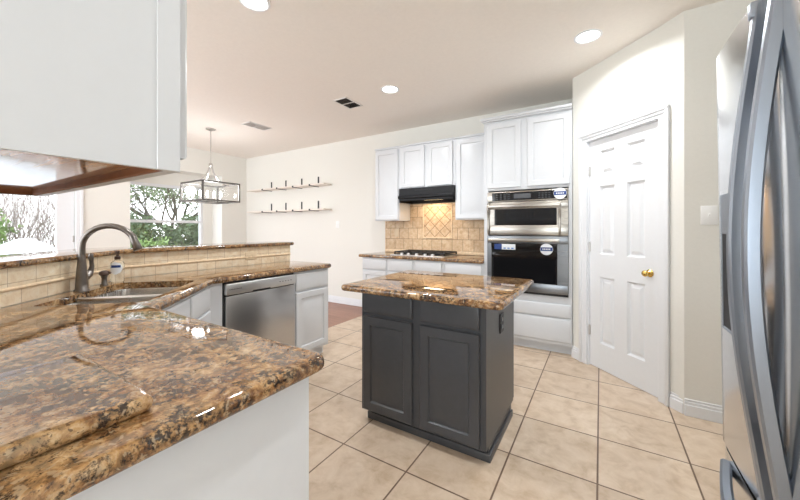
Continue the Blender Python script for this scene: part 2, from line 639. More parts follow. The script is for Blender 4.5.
# pantry: short return, diagonal with the door opening, wall beside the fridge
PS = Vector((-0.247, 3.612)); PE = Vector((0.7071068, -0.7071068)); PN = Vector((0.7071068, 0.7071068))
def pp(t, n=0.0):
    q = PS + PE * t + PN * n
    return (q.x, q.y)
pw = MB()
pw.prism([(-0.232, BY + 0.1), pp(0.021), pp(0.198), pp(0.198, 0.11), (-0.12, 3.66), (-0.12, BY + 0.1)], 0, CZ)
pw.prism([pp(0.865), (0.479, 2.872), (1.25, 2.872), (1.25, 2.98), (0.52, 2.98), pp(0.865, 0.11)], 0, CZ)
pw.prism([pp(0.198), pp(0.865), pp(0.865, 0.11), pp(0.198, 0.11)], 2.045, CZ)
struct('wall_pantry', pw, M['wall'], smooth=0)
struct('wall_right', MB().box(1.25, 1.35, -3.2, 2.98, 0, CZ), M['wall'])
struct('wall_rear', MB().box(-1.95, 1.35, -3.3, -3.2, 0, CZ), M['wall'])  # unseen wall, added to cut the light coming from behind
# near wall that carries the hanging cabinet
struct('wall_front', MB().box(-1.95, -0.72, -0.1, 0.0, 0, CZ), M['wall'])
# dining wall: door opening, then the window bay
DY0, DY1, DZ = 0.55, 1.545, 2.06
BY0, BY1, BZ = 2.17, 3.63, 2.27
wd = MB()
wd.box(LX - 0.1, LX, -1.6, DY0, 0, CZ)
wd.box(LX - 0.1, LX, DY0, DY1, DZ, CZ)
wd.box(LX - 0.1, LX, DY1, BY0, 0, CZ)
wd.box(LX - 0.1, LX, BY0, BY1, BZ, CZ)
wd.box(LX - 0.1, LX, BY1, BY + 0.1, 0, CZ)
struct('wall_dining', wd, M['wall'], smooth=0)
WX = -6.65
WY0, WY1, WZ0, WZ1 = 2.235, 3.46, 0.90, 2.04
wb = MB()
wb.box(WX - 0.1, WX, BY0 - 0.1, WY0, 0, BZ)
wb.box(WX - 0.1, WX, WY1, BY1 + 0.1, 0, BZ)
wb.box(WX - 0.1, WX, WY0, WY1, 0, WZ0)
wb.box(WX - 0.1, WX, WY0, WY1, WZ1, BZ)
wb.box(WX, LX - 0.1, BY0 - 0.1, BY0, 0, BZ)
wb.box(WX, LX - 0.1, BY1, BY1 + 0.1, 0, BZ)
wb.box(WX - 0.1, LX - 0.1, BY0 - 0.1, BY1 + 0.1, BZ, BZ + 0.1)
struct('wall_bay', wb, M['wall'], smooth=0)
# bay window: double hung
wr = bpy.data.objects.new('window_1', None); COL.objects.link(wr)
wr.location = (WX, WY0, WZ0); wr['kind'] = 'structure'
ww, wh = WY1 - WY0, WZ1 - WZ0
f = MB()
for a in ((-0.09, -0.02, 0, 0.045, 0, wh), (-0.09, -0.02, ww - 0.045, ww, 0, wh), (-0.09, -0.02, 0.045, ww - 0.045, wh - 0.05, wh), (-0.09, -0.02, 0.045, ww - 0.045, 0, 0.05)):
    f.box(*a, 0.004, 1)
f.build('window_frame', M['trim'], wr)
MB().box(-0.075, -0.03, 0.045, ww - 0.045, 0.455, 0.505, 0.004, 1).build('meeting_rail', M['trim'], wr)
MB().box(-0.062, -0.058, 0.046, ww - 0.046, 0.506, wh - 0.051).build('pane', M['pane'], wr)
MB().box(-0.050, -0.046, 0.046, ww - 0.046, 0.051, 0.454).build('pane', M['pane'], wr)
MB().box(-0.02, 0.05, -0.04, ww + 0.04, -0.03, 0.0, 0.004, 1).build('window_sill', M['trim'], wr)
# glazed patio door in the dining wall
dr = bpy.data.objects.new('door_2', None); COL.objects.link(dr)
dr.location = (LX, DY0, 0); dr['kind'] = 'structure'
dwid = DY1 - DY0
f = MB()
f.box(-0.07, -0.025, 0.01, 0.185, 0.01, DZ - 0.01, 0.003, 1)
f.box(-0.07, -0.025, dwid - 0.19, dwid - 0.01, 0.01, DZ - 0.01, 0.003, 1)
f.box(-0.07, -0.025, 0.185, dwid - 0.19, 0.01, 0.26, 0.003, 1)
f.box(-0.07, -0.025, 0.185, dwid - 0.19, DZ - 0.16, DZ - 0.01, 0.003, 1)
f.build('door_frame', M['trim'], dr)
MB().box(-0.05, -0.044, 0.186, dwid - 0.191, 0.261, DZ - 0.161).build('pane', M['pane'], dr)
for z in (0.25, 1.06, 1.80):
    MB().box(-0.026, -0.018, dwid - 0.03, dwid - 0.008, z, z + 0.09, 0.002, 1).build('hinge', M['nickel'], dr)
cz = MB()
cz.box(LX, LX + 0.018, DY1 - 0.005, DY1 + 0.04, 0, DZ + 0.03, 0.004, 1)
cz.box(LX, LX + 0.026, DY1 + 0.04, DY1 + 0.075, 0, DZ + 0.075, 0.006, 2)
cz.box(LX, LX + 0.026, DY0 - 0.075, DY0 + 0.005, 0, DZ + 0.075, 0.006, 2)
cz.box(LX, LX + 0.024, DY0, DY1 + 0.04, DZ, DZ + 0.075, 0.006, 2)
struct('trim_1', cz, M['trim'])

# pantry door (door_1), casing (trim_2)
def door6():
    W, H = 0.647, 2.03
    xs = [0, 0.112, 0.262, 0.378, 0.530, W]
    zs = [0, 0.225, 0.815, 1.015, 1.615, 1.715, 1.930, H]
    b2 = bmesh.new()
    for i in range(5):
        for j in range(7):
            x0, x1, z0, z1 = xs[i], xs[i + 1], zs[j], zs[j + 1]
            rs = [(0, 0)]
            if i in (1, 3) and j in (1, 3, 5):
                rs += [(0.005, 0.008), (0.014, 0.017), (0.022, 0.017), (0.046, 0.004)]
            lp = [[b2.verts.new((x, d, z)) for x, z in ((x0 + s, z0 + s), (x1 - s, z0 + s), (x1 - s, z1 - s), (x0 + s, z1 - s))] for s, d in rs]
            for k in range(len(lp) - 1):
                for q in range(4):
                    b2.faces.new((lp[k][q], lp[k][(q + 1) % 4], lp[k + 1][(q + 1) % 4], lp[k + 1][q]))
            b2.faces.new(lp[-1])
    bmesh.ops.remove_doubles(b2, verts=list(b2.verts), dist=1e-5)
    ret = bmesh.ops.extrude_edge_only(b2, edges=[e for e in b2.edges if e.is_boundary])
    nv = [g for g in ret['geom'] if isinstance(g, bmesh.types.BMVert)]
    for v in nv:
        v.co.y = 0.035
    bmesh.ops.holes_fill(b2, edges=[e for e in b2.edges if e.is_boundary], sides=0)
    bmesh.ops.recalc_face_normals(b2, faces=list(b2.faces))
    mb = MB(); mb.bm.free(); mb.bm = b2
    return mb
pd = bpy.data.objects.new('door_1', None); COL.objects.link(pd)
q = pp(0.208, 0.02); pd.location = (q[0], q[1], 0.008); pd.rotation_euler = (0, 0, -pi / 4); pd['kind'] = 'structure'
door6().build('door_leaf', M['trim'], pd, 25)
kn = MB()
kn.lathe([(0.028, 0.0), (0.029, 0.004), (0.020, 0.009), (0.011, 0.014), (0.010, 0.028), (0.016, 0.034), (0.022, 0.042), (0.024, 0.050), (0.021, 0.058), (0.012, 0.064), (0.0, 0.065)], 24, 'Y', (0.570, 0.0, 0.905))
kn.build('door_knob', M['brass'], pd, 50)
for z in (0.27, 1.03, 1.72):
    MB().box(-0.006, 0.012, -0.012, 0.004, z, z + 0.09, 0.003, 1).build('hinge', M['nickel'], pd)
cs = thing('trim_2', None, None, (PS.x, PS.y, 0), -pi / 4); cs['kind'] = 'structure'
c = MB()
def casing(mb, x0, x1, z0, z1):
    mb.box(x0, x1, -0.016, 0.0, z0, z1, 0.004, 1)
for x0, x1, xo in ((0.122, 0.202, 0.122), (0.862, 0.942, 0.914)):
    c.box(x0, x1, -0.014, 0.0, 0, 2.043, 0.003, 1)
    c.box(xo, xo + 0.028, -0.026, -0.0, 0, 2.120, 0.006, 2)
c.box(0.15, 0.914, -0.014, 0.0, 2.043, 2.095, 0.003, 1)
c.box(0.122, 0.942, -0.030, 0.0, 2.092, 2.122, 0.007, 2)
c.box(0.150, 0.914, -0.022, 0.0, 2.070, 2.094, 0.006, 2)
c.box(0.198, 0.208, 0.0, 0.10, 0, 2.045)
c.box(0.8555, 0.865, 0.0, 0.10, 0, 2.045)
c.box(0.208, 0.8555, 0.0, 0.10, 2.039, 2.045)
c.build('casing', M['trim'], cs)

# baseboards
def baseboard(name, segs):
    mb = MB()
    for (x0, y0), (x1, y1) in segs:
        d = Vector((x1 - x0, y1 - y0)); L = d.length; ang = math.atan2(d.y, d.x)
        R = Matrix.Rotation(ang, 3, 'Z'); c0 = Vector((0, 0, 0))
        for (t, z0, z1) in ((0.016, 0.0, 0.075), (0.012, 0.075, 0.095), (0.008, 0.095, 0.112)):
            b2 = MB().box(0, L, -t, 0.0, z0, z1, 0.003, 1)
            for v in b2.bm.verts:
                v.co = R @ v.co + Vector((x0, y0, 0))
            me = bpy.data.meshes.new('tmp'); b2.bm.to_mesh(me); mb.bm.from_mesh(me); bpy.data.meshes.remove(me); b2.bm.free()
    return struct(name, mb, M['trim'])
baseboard('baseboard_pantry', [(pp(0.021), pp(0.122)), (pp(0.942), pp(1.032))])
baseboard('baseboard_right', [((0.479, 2.872), (1.25, 2.872))])
baseboard('baseboard_back', [((LX + 0.016, BY), (-2.80, BY))])
baseboard('baseboard_dining', [((LX, DY1 + 0.08), (LX, BY0))])

# ------------------------------------------------------------------ back wall cabinets
FY = 3.58
G1 = 'white base cabinets under the cooktop counter'
t = cabinet('base_cabinet', 'white base cabinet at left end below the cooktop counter', (-2.80, FY, 0), 0, 0.42, 0.545, 0, 0.86,
            [('drawer', 0.015, 0.40, 0.70, 0.845), ('door', 0.015, 0.40, 0.125, 0.685)], M['white'], 0.1)
t = cabinet('base_cabinet', 'white double base cabinet right under the gas cooktop', (-2.38, FY, 0), 0, 0.795, 0.545, 0, 0.86,
            [('drawer', 0.02, 0.375, 0.70, 0.845), ('drawer', 0.415, 0.77, 0.70, 0.845),
             ('door', 0.02, 0.375, 0.125, 0.685), ('door', 0.415, 0.77, 0.125, 0.685)], M['white'], 0.1)
t = cabinet('base_cabinet', 'white base cabinet between cooktop cabinet and tall oven cabinet', (-1.585, FY, 0), 0, 0.482, 0.545, 0, 0.86,
            [('drawer', 0.02, 0.46, 0.70, 0.845), ('door', 0.02, 0.46, 0.125, 0.685)], M['white'], 0.1)
ct = slab([(-2.84, 3.545), (-1.103, 3.545), (-1.103, BY - 0.001), (-2.84, BY - 0.001)], 0.86, 0.90).build('countertop', M['granite'])
tag(ct, 'brown granite countertop along the back wall below the cooktop', 'countertop')

UY = 3.84
UD = BY - UY
def upper(label, x0, x1, z0, z1, doors):
    t = cabinet('wall_cabinet', label, (x0, UY, 0), 0, x1 - x0, UD, z0, z1, [('door', a - x0, b - x0, z0 + 0.012, z1 - 0.02) for a, b in doors], M['white'])
    MB().box(-0.0, x1 - x0, -0.022, UD, z1, z1 + 0.022, 0.005, 2).build('crown', M['white'], t)
    return t
upper('white single-door wall cabinet at the left of the range hood', -2.77, -2.365, 1.36, 2.365, [(-2.758, -2.378)])
upper('white short two-door wall cabinet directly above the range hood', -2.364, -1.546, 1.79, 2.365, [(-2.335, -1.972), (-1.925, -1.575)])
upper('white single-door wall cabinet between range hood and ovens', -1.545, -1.103, 1.36, 2.365, [(-1.525, -1.108)])

# tall oven cabinet
tw = thing('oven_cabinet', 'tall white cabinet housing the microwave and oven beside pantry door', 'cabinet', (-1.10, FY, 0), 0)
TWd = 0.865
bd = MB()
bd.box(0, TWd, 0, 0.545, 1.66, 2.41)
bd.box(0, 0.045, 0, 0.545, 0.1, 1.66)
bd.box(TWd - 0.030, TWd, 0, 0.545, 0.1, 1.66)
bd.box(0.045, TWd - 0.030, 0, 0.545, 0.1, 0.575)
bd.box(0.045, TWd - 0.030, 0.525, 0.545, 0.575, 1.66)
bd.build('body', M['white'], tw)
MB().box(0, TWd, 0.07, 0.545, 0, 0.1).build('toe_kick', M['white'], tw)
front(tw, 'door', 0.035, 0.392, 1.685, 2.385, M['white'])
front(tw, 'door', 0.455, 0.848, 1.685, 2.385, M['white'])
front(tw, 'drawer', 0.03, 0.855, 0.372, 0.50, M['white'], DRAWER)
front(tw, 'drawer', 0.03, 0.855, 0.130, 0.358, M['white'], DRAWER)
cr = MB()
cr.box(-0.012, TWd, -0.032, 0.545, 2.41, 2.425, 0.004, 1)
cr.box(-0.03, TWd, -0.05, 0.545, 2.425, 2.455, 0.008, 2)
cr.build('crown', M['white'], tw)

# microwave
def sticker_round(parent, x, z, y, r):
    s = MB().lathe([(r, 0.0), (r, 0.0012)], 32, 'Y', (x, y, z)).build('sticker', M['label_white'], parent)
    MB().box(x - r * 0.94, x + r * 0.94, y - 0.0022, y - 0.0011, z - r * 0.30, z + r * 0.34).build('blue_band', M['label_blue'], s)
    b = MB()
    for k in range(5):
        b.box(x - r * 0.62 + k * r * 0.26, x - r * 0.62 + k * r * 0.26 + r * 0.17, y - 0.0028, y - 0.0021, z - r * 0.10, z + r * 0.14)
    b.build('print', M['label_white'], s)
    return s

mw = thing('microwave_oven', 'stainless built-in microwave with black control strip above the oven', 'microwave', (-1.055, FY, 1.18), 0)
MW = 0.758
mw.scale.x = 1.04
MB().box(0.01, MW - 0.01, -0.005, 0.50, 0.004, 0.462).build('body', M['darkgap'], mw)
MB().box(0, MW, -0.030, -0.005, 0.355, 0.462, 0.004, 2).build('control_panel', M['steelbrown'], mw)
cp = MB().box(0.05, 0.752, -0.034, -0.029, 0.366, 0.450, 0.001, 1).build('control_glass', M['glassblack'], mw)
MB().box(0.27, 0.43, -0.0355, -0.033, 0.385, 0.432).build('display', M['display'], cp)
for x_, st, wk_ in ((0.09, 0.040, 0.022), (0.50, 0.030, 0.016)):
    kb = MB()
    for k in range(4):
        for j in range(3):
            kb.box(x_ + k * st, x_ + k * st + wk_, -0.0352, -0.0335, 0.380 + j * 0.022, 0.387 + j * 0.022)
    kb.build('key_marks', M['display'], cp)
sticker_round(mw, 0.690, 0.415, -0.034, 0.056)
dm = MB()
dm.box(0, MW, -0.030, -0.005, 0.0, 0.105, 0.004, 2)
dm.box(0, MW, -0.030, -0.005, 0.275, 0.350, 0.004, 2)
dm.box(0, 0.075, -0.030, -0.005, 0.105, 0.275, 0.002, 1)
dm.box(0.66, MW, -0.030, -0.005, 0.105, 0.275, 0.002, 1)
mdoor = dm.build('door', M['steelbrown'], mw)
MB().box(0.073, 0.662, -0.027, -0.010, 0.103, 0.277).build('window_glass', M['glassblack'], mdoor)
for x in (0.012, 0.688):
    ed = MB().tube([(x, -0.03, 0.345), (x, -0.045, 0.33), (x, -0.060, 0.30), (x, -0.056, 0.26), (x, -0.040, 0.21), (x, -0.036, 0.15), (x, -0.040, 0.09), (x, -0.044, 0.04), (x, -0.03, 0.01)], 0.011, 10)
    ed.build('door_edge_trim', M['steelbrown'], mdoor, 50)
MB().box(0.02, 0.70, -0.082, -0.052, 0.285, 0.325, 0.012, 3).build('handle', M['steelbrown'], mdoor)

ov = thing('wall_oven', 'stainless single wall oven with large black window below the microwave', 'oven', (-1.055, FY, 0.58), 0)
ov.scale.x = 1.04
MB().box(0.01, MW - 0.01, -0.005, 0.50, 0.004, 0.594).build('body', M['darkgap'], ov)
dm = MB()
dm.box(0, MW, -0.035, -0.005, 0.022, 0.115, 0.004, 2)
dm.box(0, MW, -0.035, -0.005, 0.515, 0.592, 0.004, 2)
dm.box(0, 0.045, -0.035, -0.005, 0.115, 0.515, 0.002, 1)
dm.box(0.665, MW, -0.035, -0.005, 0.115, 0.515, 0.002, 1)
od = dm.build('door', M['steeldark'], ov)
MB().box(0.044, 0.667, -0.034, -0.012, 0.113, 0.517, 0.001, 1).build('window_glass', M['glassblack'], od)
MB().box(0.0, MW, -0.022, -0.004, 0.0, 0.020).build('vent_strip', M['darkgap'], ov)
hb = MB().box(0.02, 0.69, -0.092, -0.066, 0.535, 0.568, 0.011, 3)
for x in (0.035, 0.655):
    hb.box(x, x + 0.025, -0.07, -0.033, 0.538, 0.565, 0.004, 1)
hb.build('handle', M['steelbrown'], od)
rs = MB().box(0.075, 0.285, -0.0355, -0.0335, 0.448, 0.506).build('sticker', M['label_white'], ov)
MB().box(0.075, 0.150, -0.0362, -0.0352, 0.448, 0.506).build('blue_block', M['label_blue'], rs)
b = MB()
for k in range(3):
    b.box(0.168 + k * 0.038, 0.192 + k * 0.038, -0.0362, -0.0352, 0.456, 0.468)
b.build('print', M['label_sky'], rs)
sticker_round(ov, 0.572, 0.462, -0.034, 0.057)

# ------------------------------------------------------------------ hood, cooktop, backsplash
hd = thing('range_hood', 'black under-cabinet range hood above the gas cooktop', 'hood', (-2.345, 3.80, 1.605), 0)
HW = 0.798
def xprism(mb, poly_yz, x0, x1):
    b2 = bmesh.new()
    a = [b2.verts.new((x0, y, z)) for y, z in poly_yz]
    c_ = [b2.verts.new((x1, y, z)) for y, z in poly_yz]
    n = len(poly_yz)
    b2.faces.new(a); b2.faces.new(list(reversed(c_)))
    for i in range(n):
        b2.faces.new((a[i], a[(i + 1) % n], c_[(i + 1) % n], c_[i]))
    bmesh.ops.recalc_face_normals(b2, faces=list(b2.faces))
    mb._merge(b2)
    return mb
hm = MB()
xprism(hm, [(0.0, 0.05), (0.0, 0.185), (0.336, 0.185), (0.336, 0.0), (0.30, 0.0), (0.28, 0.05)], 0, HW)
hm.build('shell', M['black'], hd, 20)
lp = MB()
lp.box(-0.004, HW + 0.0, -0.032, 0.012, 0.045, 0.088, 0.012, 3)
lp.box(0.0, 0.02, 0.0, 0.29, 0.0, 0.052, 0.004, 1)
lp.box(HW - 0.02, HW, 0.0, 0.29, 0.0, 0.052, 0.004, 1)
lp.box(0.0, HW, 0.0, 0.016, 0.015, 0.052, 0.004, 1)
lp.build('front_lip', M['black'], hd)
MB().box(0.26, 0.54, 0.07, 0.25, 0.036, 0.049, 0.003, 1).build('light_lens', M['hoodlamp'], hd)
vt = MB()
for k in range(9):
    vt.box(0.24 + k * 0.030, 0.262 + k * 0.030, -0.0015, 0.002, 0.150, 0.160)
vt.build('vent_slots', M['darkgap'], hd, 0)
ld = bpy.data.lights.new('hood_light', 'AREA'); ld.shape = 'RECTANGLE'; ld.size = 0.26; ld.size_y = 0.14
ld.energy = HOOD_POWER; ld.color = (1.0, 0.72, 0.46)
lo = bpy.data.objects.new('hood_light', ld); COL.objects.link(lo); lo.parent = hd; lo.location = (0.40, 0.17, 0.03)

BSY = BY - 0.012
bs = thing('tile_backsplash', 'beige travertine tile backsplash with a diamond inset behind the cooktop', 'backsplash', (-2.80, BSY, 0), 0)
XI0, XI1, ZI0, ZI1 = 0.645, 1.095, 1.115, 1.575
fb = MB()
fb.box(0.0, XI0, 0, 0.0115, 0.945, 1.36)
fb.box(XI1, 1.697, 0, 0.0115, 0.945, 1.36)
fb.box(XI0, XI1, 0, 0.0115, 0.945, ZI0)
fb.box(0.437, XI0, 0, 0.0115, 1.36, 1.79)
fb.box(XI1, 1.253, 0, 0.0115, 1.36, 1.79)
fb.box(XI0, XI1, 0, 0.0115, ZI1, 1.79)
fb.build('field_tiles', M['trav_wall'], bs, 0)
io = MB().box(XI0 + 0.018, XI1 - 0.018, 0.001, 0.0115, ZI0 + 0.018, ZI1 - 0.018).build('diamond_inset', M['trav_diag'], bs, 0)
fr = MB()
fr.box(XI0, XI1, -0.006, 0.0115, ZI0, ZI0 + 0.018, 0.004, 2)
fr.box(XI0, XI1, -0.006, 0.0115, ZI1 - 0.018, ZI1, 0.004, 2)
fr.box(XI0, XI0 + 0.018, -0.006, 0.0115, ZI0 + 0.018, ZI1 - 0.018, 0.004, 2)
fr.box(XI1 - 0.018, XI1, -0.006, 0.0115, ZI0 + 0.018, ZI1 - 0.018, 0.004, 2)
fr.build('inset_frame', M['trav_rail'], bs)
MB().box(0.0, 1.697, -0.006, 0.0115, 0.90, 0.945, 0.005, 2).build('base_rail', M['trav_rail'], bs)

def wall_plate(name, label, cat, loc, rz, w_, h_, mat, slots='outlet', horiz=False):
    t = thing(name, label, cat, loc, rz)
    MB().box(-w_ / 2, w_ / 2, -0.006, 0, -h_ / 2, h_ / 2, 0.003, 2).build('cover_plate', mat, t)
    if slots == 'outlet':
        for s in (-1, 1):
            x, z = (s * 0.022, 0) if horiz else (0, s * 0.022)
            MB().box(x - 0.014, x + 0.014, -0.0085, -0.005, z - 0.014, z + 0.014, 0.002, 1).build('socket', mat, t)
    elif slots == 'switch':
        MB().box(-0.009, 0.009, -0.0075, -0.005, -0.014, 0.014, 0.001, 1).build('switch_plate', mat, t)
        MB().box(-0.005, 0.005, -0.016, -0.006, -0.004, 0.010, 0.002, 1).build('toggle', mat, t)
    return t
wall_plate('electrical_outlet', 'beige outlet on the travertine tiles left of cooktop', 'outlet', (-2.59, BSY, 1.19), 0, 0.075, 0.118, M['beigeplate'])
wall_plate('light_switch', 'white toggle switch plate on beige wall beside the fridge', 'switch', (0.603, 2.872, 1.335), 0, 0.082, 0.124, M['plate'], 'switch')
wall_plate('light_switch', 'white switch plate low on the dining wall under shelves', 'switch', (-3.77, BY, 1.32), 0, 0.075, 0.118, M['plate'], 'switch')

# gas cooktop
ck = thing('gas_cooktop', 'black gas cooktop with five front knobs on the back counter', 'cooktop', (-2.36, 3.60, 0.90), 0)
CW, CD = 0.76, 0.50
MB().box(0, CW, 0, CD, 0.0, 0.012, 0.004, 2).build('base_plate', M['steel'], ck)
MB().box(0.012, CW - 0.012, 0.07, CD - 0.012, 0.012, 0.016, 0.002, 1).build('burner_tray', M['black'], ck)
for k, x in enumerate((0.16, 0.26, 0.38, 0.50, 0.60)):
    MB().lathe([(0.022, 0.012), (0.021, 0.030), (0.017, 0.036), (0.0, 0.037)], 20, 'Z', (x, 0.036, 0)).build('knob', M['steel'], ck, 40)
for (x, y, r) in ((0.15, 0.16, 0.040), (0.15, 0.36, 0.035), (0.38, 0.27, 0.050), (0.61, 0.16, 0.035), (0.61, 0.36, 0.040)):
    MB().lathe([(r, 0.016), (r, 0.026), (r * 0.8, 0.028), (r * 0.78, 0.036), (0.0, 0.037)], 24, 'Z', (x, y, 0)).build('burner', M['iron'], ck, 40)
for x0, x1 in ((0.018, 0.258), (0.262, 0.498), (0.502, 0.742)):
    g = MB()
    y0, y1 = 0.075, 0.480
    for y in (y0, (y0 + y1) / 2, y1 - 0.014):
        g.box(x0, x1, y, y + 0.014, 0.034, 0.050, 0.003, 1)
    for x in (x0, (x0 + x1) / 2 - 0.007, x1 - 0.014):
        g.box(x, x + 0.014, y0, y1, 0.034, 0.050, 0.003, 1)
    for x in (x0, x1 - 0.014):
        for y in (y0, y1 - 0.014):
            g.box(x, x + 0.014, y, y + 0.014, 0.016, 0.036)
    g.build('grate', M['iron'], ck)

# ------------------------------------------------------------------ island
IX0, IX1, IY0, IY1 = -1.330, -0.510, 1.694, 2.312
isl = thing('kitchen_island', 'charcoal grey kitchen island with two doors on the tile floor', 'island', (IX0, IY0, 0), 0)
IW, ID = IX1 - IX0, IY1 - IY0
ib = MB().box(0, IW, 0, ID, 0.075, 0.850, 0.002, 1)
ib.box(0.03, IW, 0.05, ID - 0.06, 0.0, 0.075)
ib.build('body', M['charcoal'], isl)
front(isl, 'drawer', 0.024, 0.382, 0.712, 0.835, M['charcoal'], DRAWER)
front(isl, 'drawer', 0.435, 0.788, 0.712, 0.835, M['charcoal'], DRAWER)
front(isl, 'door', 0.024, 0.382, 0.090, 0.690, M['charcoal'])
front(isl, 'door', 0.435, 0.788, 0.090, 0.690, M['charcoal'])
bm_ = MB()
bm_.box(0.018, IW + 0.012, 0.036, 0.05, 0.0, 0.045, 0.004, 2)
bm_.box(IW, IW + 0.012, 0.05, ID - 0.06, 0.0, 0.045, 0.004, 2)
bm_.build('base_moulding', M['charcoal'], isl)
MB().box(0.0, IW, ID, ID + 0.02, 0.09, 0.850, 0.002, 1).build('back_panel', M['charcoal'], isl)
op = MB().box(IW, IW + 0.006, 0.265, 0.345, 0.625, 0.740, 0.003, 1).build('outlet', M['black'], isl)
sk = MB()
for z in (0.661, 0.704):
    sk.box(IW + 0.005, IW + 0.009, 0.290, 0.320, z - 0.014, z + 0.014, 0.002, 1)
sk.build('socket', M['display'], op)
ip = round_poly([(-1.430, 1.585), (-0.398, 1.585), (-0.398, 2.475), (-1.430, 2.475)], 0.035, 5)
it = slab(ip, 0.850, 0.890, r=0.018).build('island_countertop', M['granite'])
tag(it, 'brown granite slab top resting on the charcoal island', 'countertop')

# ------------------------------------------------------------------ peninsula: knee wall, tiles, bar, worktop
struct('wall_peninsula', MB().prism([(-2.898, 2.42), (-3.02, 2.42), (-3.02, 0.886), (-2.134, 0.0), (-1.948, 0.0), (-2.898, 0.95)][::-1], 0, 1.069), M['wall'], smooth=0)
tb = thing('tile_backsplash', 'travertine tile strip with pencil rail behind the sink under the bar', 'backsplash', (-2.898, 0.95, 0))
A45 = radians(-45)
def tile_strip(L, rz, loc):
    e = []
    e.append(MB().box(0, L, 0, 0.008, 0.984, 1.07).build('upper_tiles', M['trav_up'], tb, 0))
    e.append(MB().box(0, L, 0, 0.008, 0.90, 0.964).build('lower_tiles', M['trav_low'], tb, 0))
    e.append(MB().tube([(0, 0.006, 0.974), (L, 0.006, 0.974)], 0.010, 12).build('pencil_rail', M['trav_rail'], tb))
    for o in e:
        o.location = loc; o.rotation_euler = (0, 0, rz)
# leg section: local x along -Y so that the face looks to +X
tile_strip(1.47, radians(-90), (0.0, 1.47, 0))
tile_strip(1.34, radians(-45), (0.0, 0.0, 0))
wall_plate('electrical_outlet', 'beige horizontal outlet in the tile strip above the dishwasher', 'outlet', (-2.890, 1.95, 0.985), radians(90), 0.118, 0.075, M['beigeplate'], 'outlet', True)

bar = slab(round_poly([(-2.472, 0.003), (-1.913, 0.003), (-2.86, 0.95), (-2.86, 2.457), (-3.30, 2.457), (-3.30, 0.831)], {3: 0.02, 4: 0.06}, 4), 1.07, 1.102, r=0.014).build('bar_top', M['granite'])
tag(bar, 'raised brown granite bar ledge running above the tile strip', 'bar top')

def an(a, n):
    return ((n - a) / sqrt(2), (n + a) / sqrt(2))
SA0, SA1, SN0, SN1 = 1.80, 2.470, -1.262, -0.820
hole = round_poly([an(SA0, SN0), an(SA1, SN0), an(SA1, SN1), an(SA0, SN1)], {0: 0.03, 1: 0.06, 2: 0.05, 3: 0.05}, 6)
def area2(p):
    return sum(p[i - 1][0] * p[i][1] - p[i][0] * p[i - 1][1] for i in range(len(p)))
if area2(hole) < 0: hole = hole[::-1]
wp = round_poly([(-1.937, 0.002), (-0.638, 0.002), (-0.638, 0.676), (-1.70, 0.676), (-2.285, 1.261), (-2.285, 2.44), (-2.889, 2.44), (-2.889, 0.953)], {2: 0.045, 5: 0.035, 3: 0.01, 4: 0.02}, 5)
wk = slab(wp, 0.86, 0.90, hole, r=0.017).build('countertop', M['granite'])
tag(wk, 'large brown granite worktop around the sink and over the dishwasher', 'countertop')

# granite offcut on the near counter
oc = slab(round_poly([(-1.13, 0.004), (-0.722, 0.004), (-0.722, 0.291), (-1.13, 0.291)], {1: 0.02, 2: 0.02, 3: 0.02}, 4), 0.90, 0.932, r=0.015).build('granite_board', M['granite'])
tag(oc, 'thick rounded granite board lying on the near worktop', 'board')

# sink
sk = thing('kitchen_sink', 'stainless undermount double-bowl sink set in the corner worktop', 'sink', (*an(SA0, SN1), 0), 3 * pi / 4)
# local: x along +a, y along -n (towards the tile), so x in 0..0.625, y in 0..0.415
def bowl(x0, x1, y0, y1, depth, rad, top=0.858):
    b2 = bmesh.new()
    loops = []
    base = round_poly([(x0, y0), (x1, y0), (x1, y1), (x0, y1)], rad, 5)
    for ins, z in ((0, top), (0.002, top - 0.01), (0.008, top - depth + 0.05), (0.02, top - depth + 0.02), (0.045, top - depth + 0.004), (0.10, top - depth)):
        loops.append([b2.verts.new((x, y, z)) for x, y in inset(base, ins)])
    n = len(base)
    for k in range(len(loops) - 1):
        for i in range(n):
            b2.faces.new((loops[k][i], loops[k][(i + 1) % n], loops[k + 1][(i + 1) % n], loops[k + 1][i]))
    b2.faces.new(loops[-1])
    mb = MB(); mb.bm.free(); mb.bm = b2
    return mb
W0 = SA1 - SA0; D0 = SN1 - SN0
for x0, x1, rr in ((-0.012, 0.270, {0: 0.05, 1: 0.04, 2: 0.05, 3: 0.04}), (0.290, W0 + 0.012, {0: 0.04, 1: 0.05, 2: 0.07, 3: 0.05})):
    bo = bowl(x0, x1, -0.012, D0 + 0.012, 0.19, rr).build('bowl', M['sinksteel'], sk, 50)
    dx = (x0 + x1) / 2
    MB().lathe([(0.042, 0.671), (0.040, 0.674), (0.030, 0.672), (0.0, 0.671)], 20, 'Z', (dx, D0 / 2, 0)).build('drain', M['nickel'], bo)
MB().box(0.268, 0.294, 0.002, D0 - 0.002, 0.80, 0.884, 0.011, 3).build('divider', M['sinksteel'], sk)

# faucet
FA, FN = 2.195, -1.303
fx, fy = an(FA, FN)
fc = thing('kitchen_faucet', 'tall brushed bronze gooseneck faucet standing behind the sink', 'faucet', (fx, fy, 0.90), 3 * pi / 4)
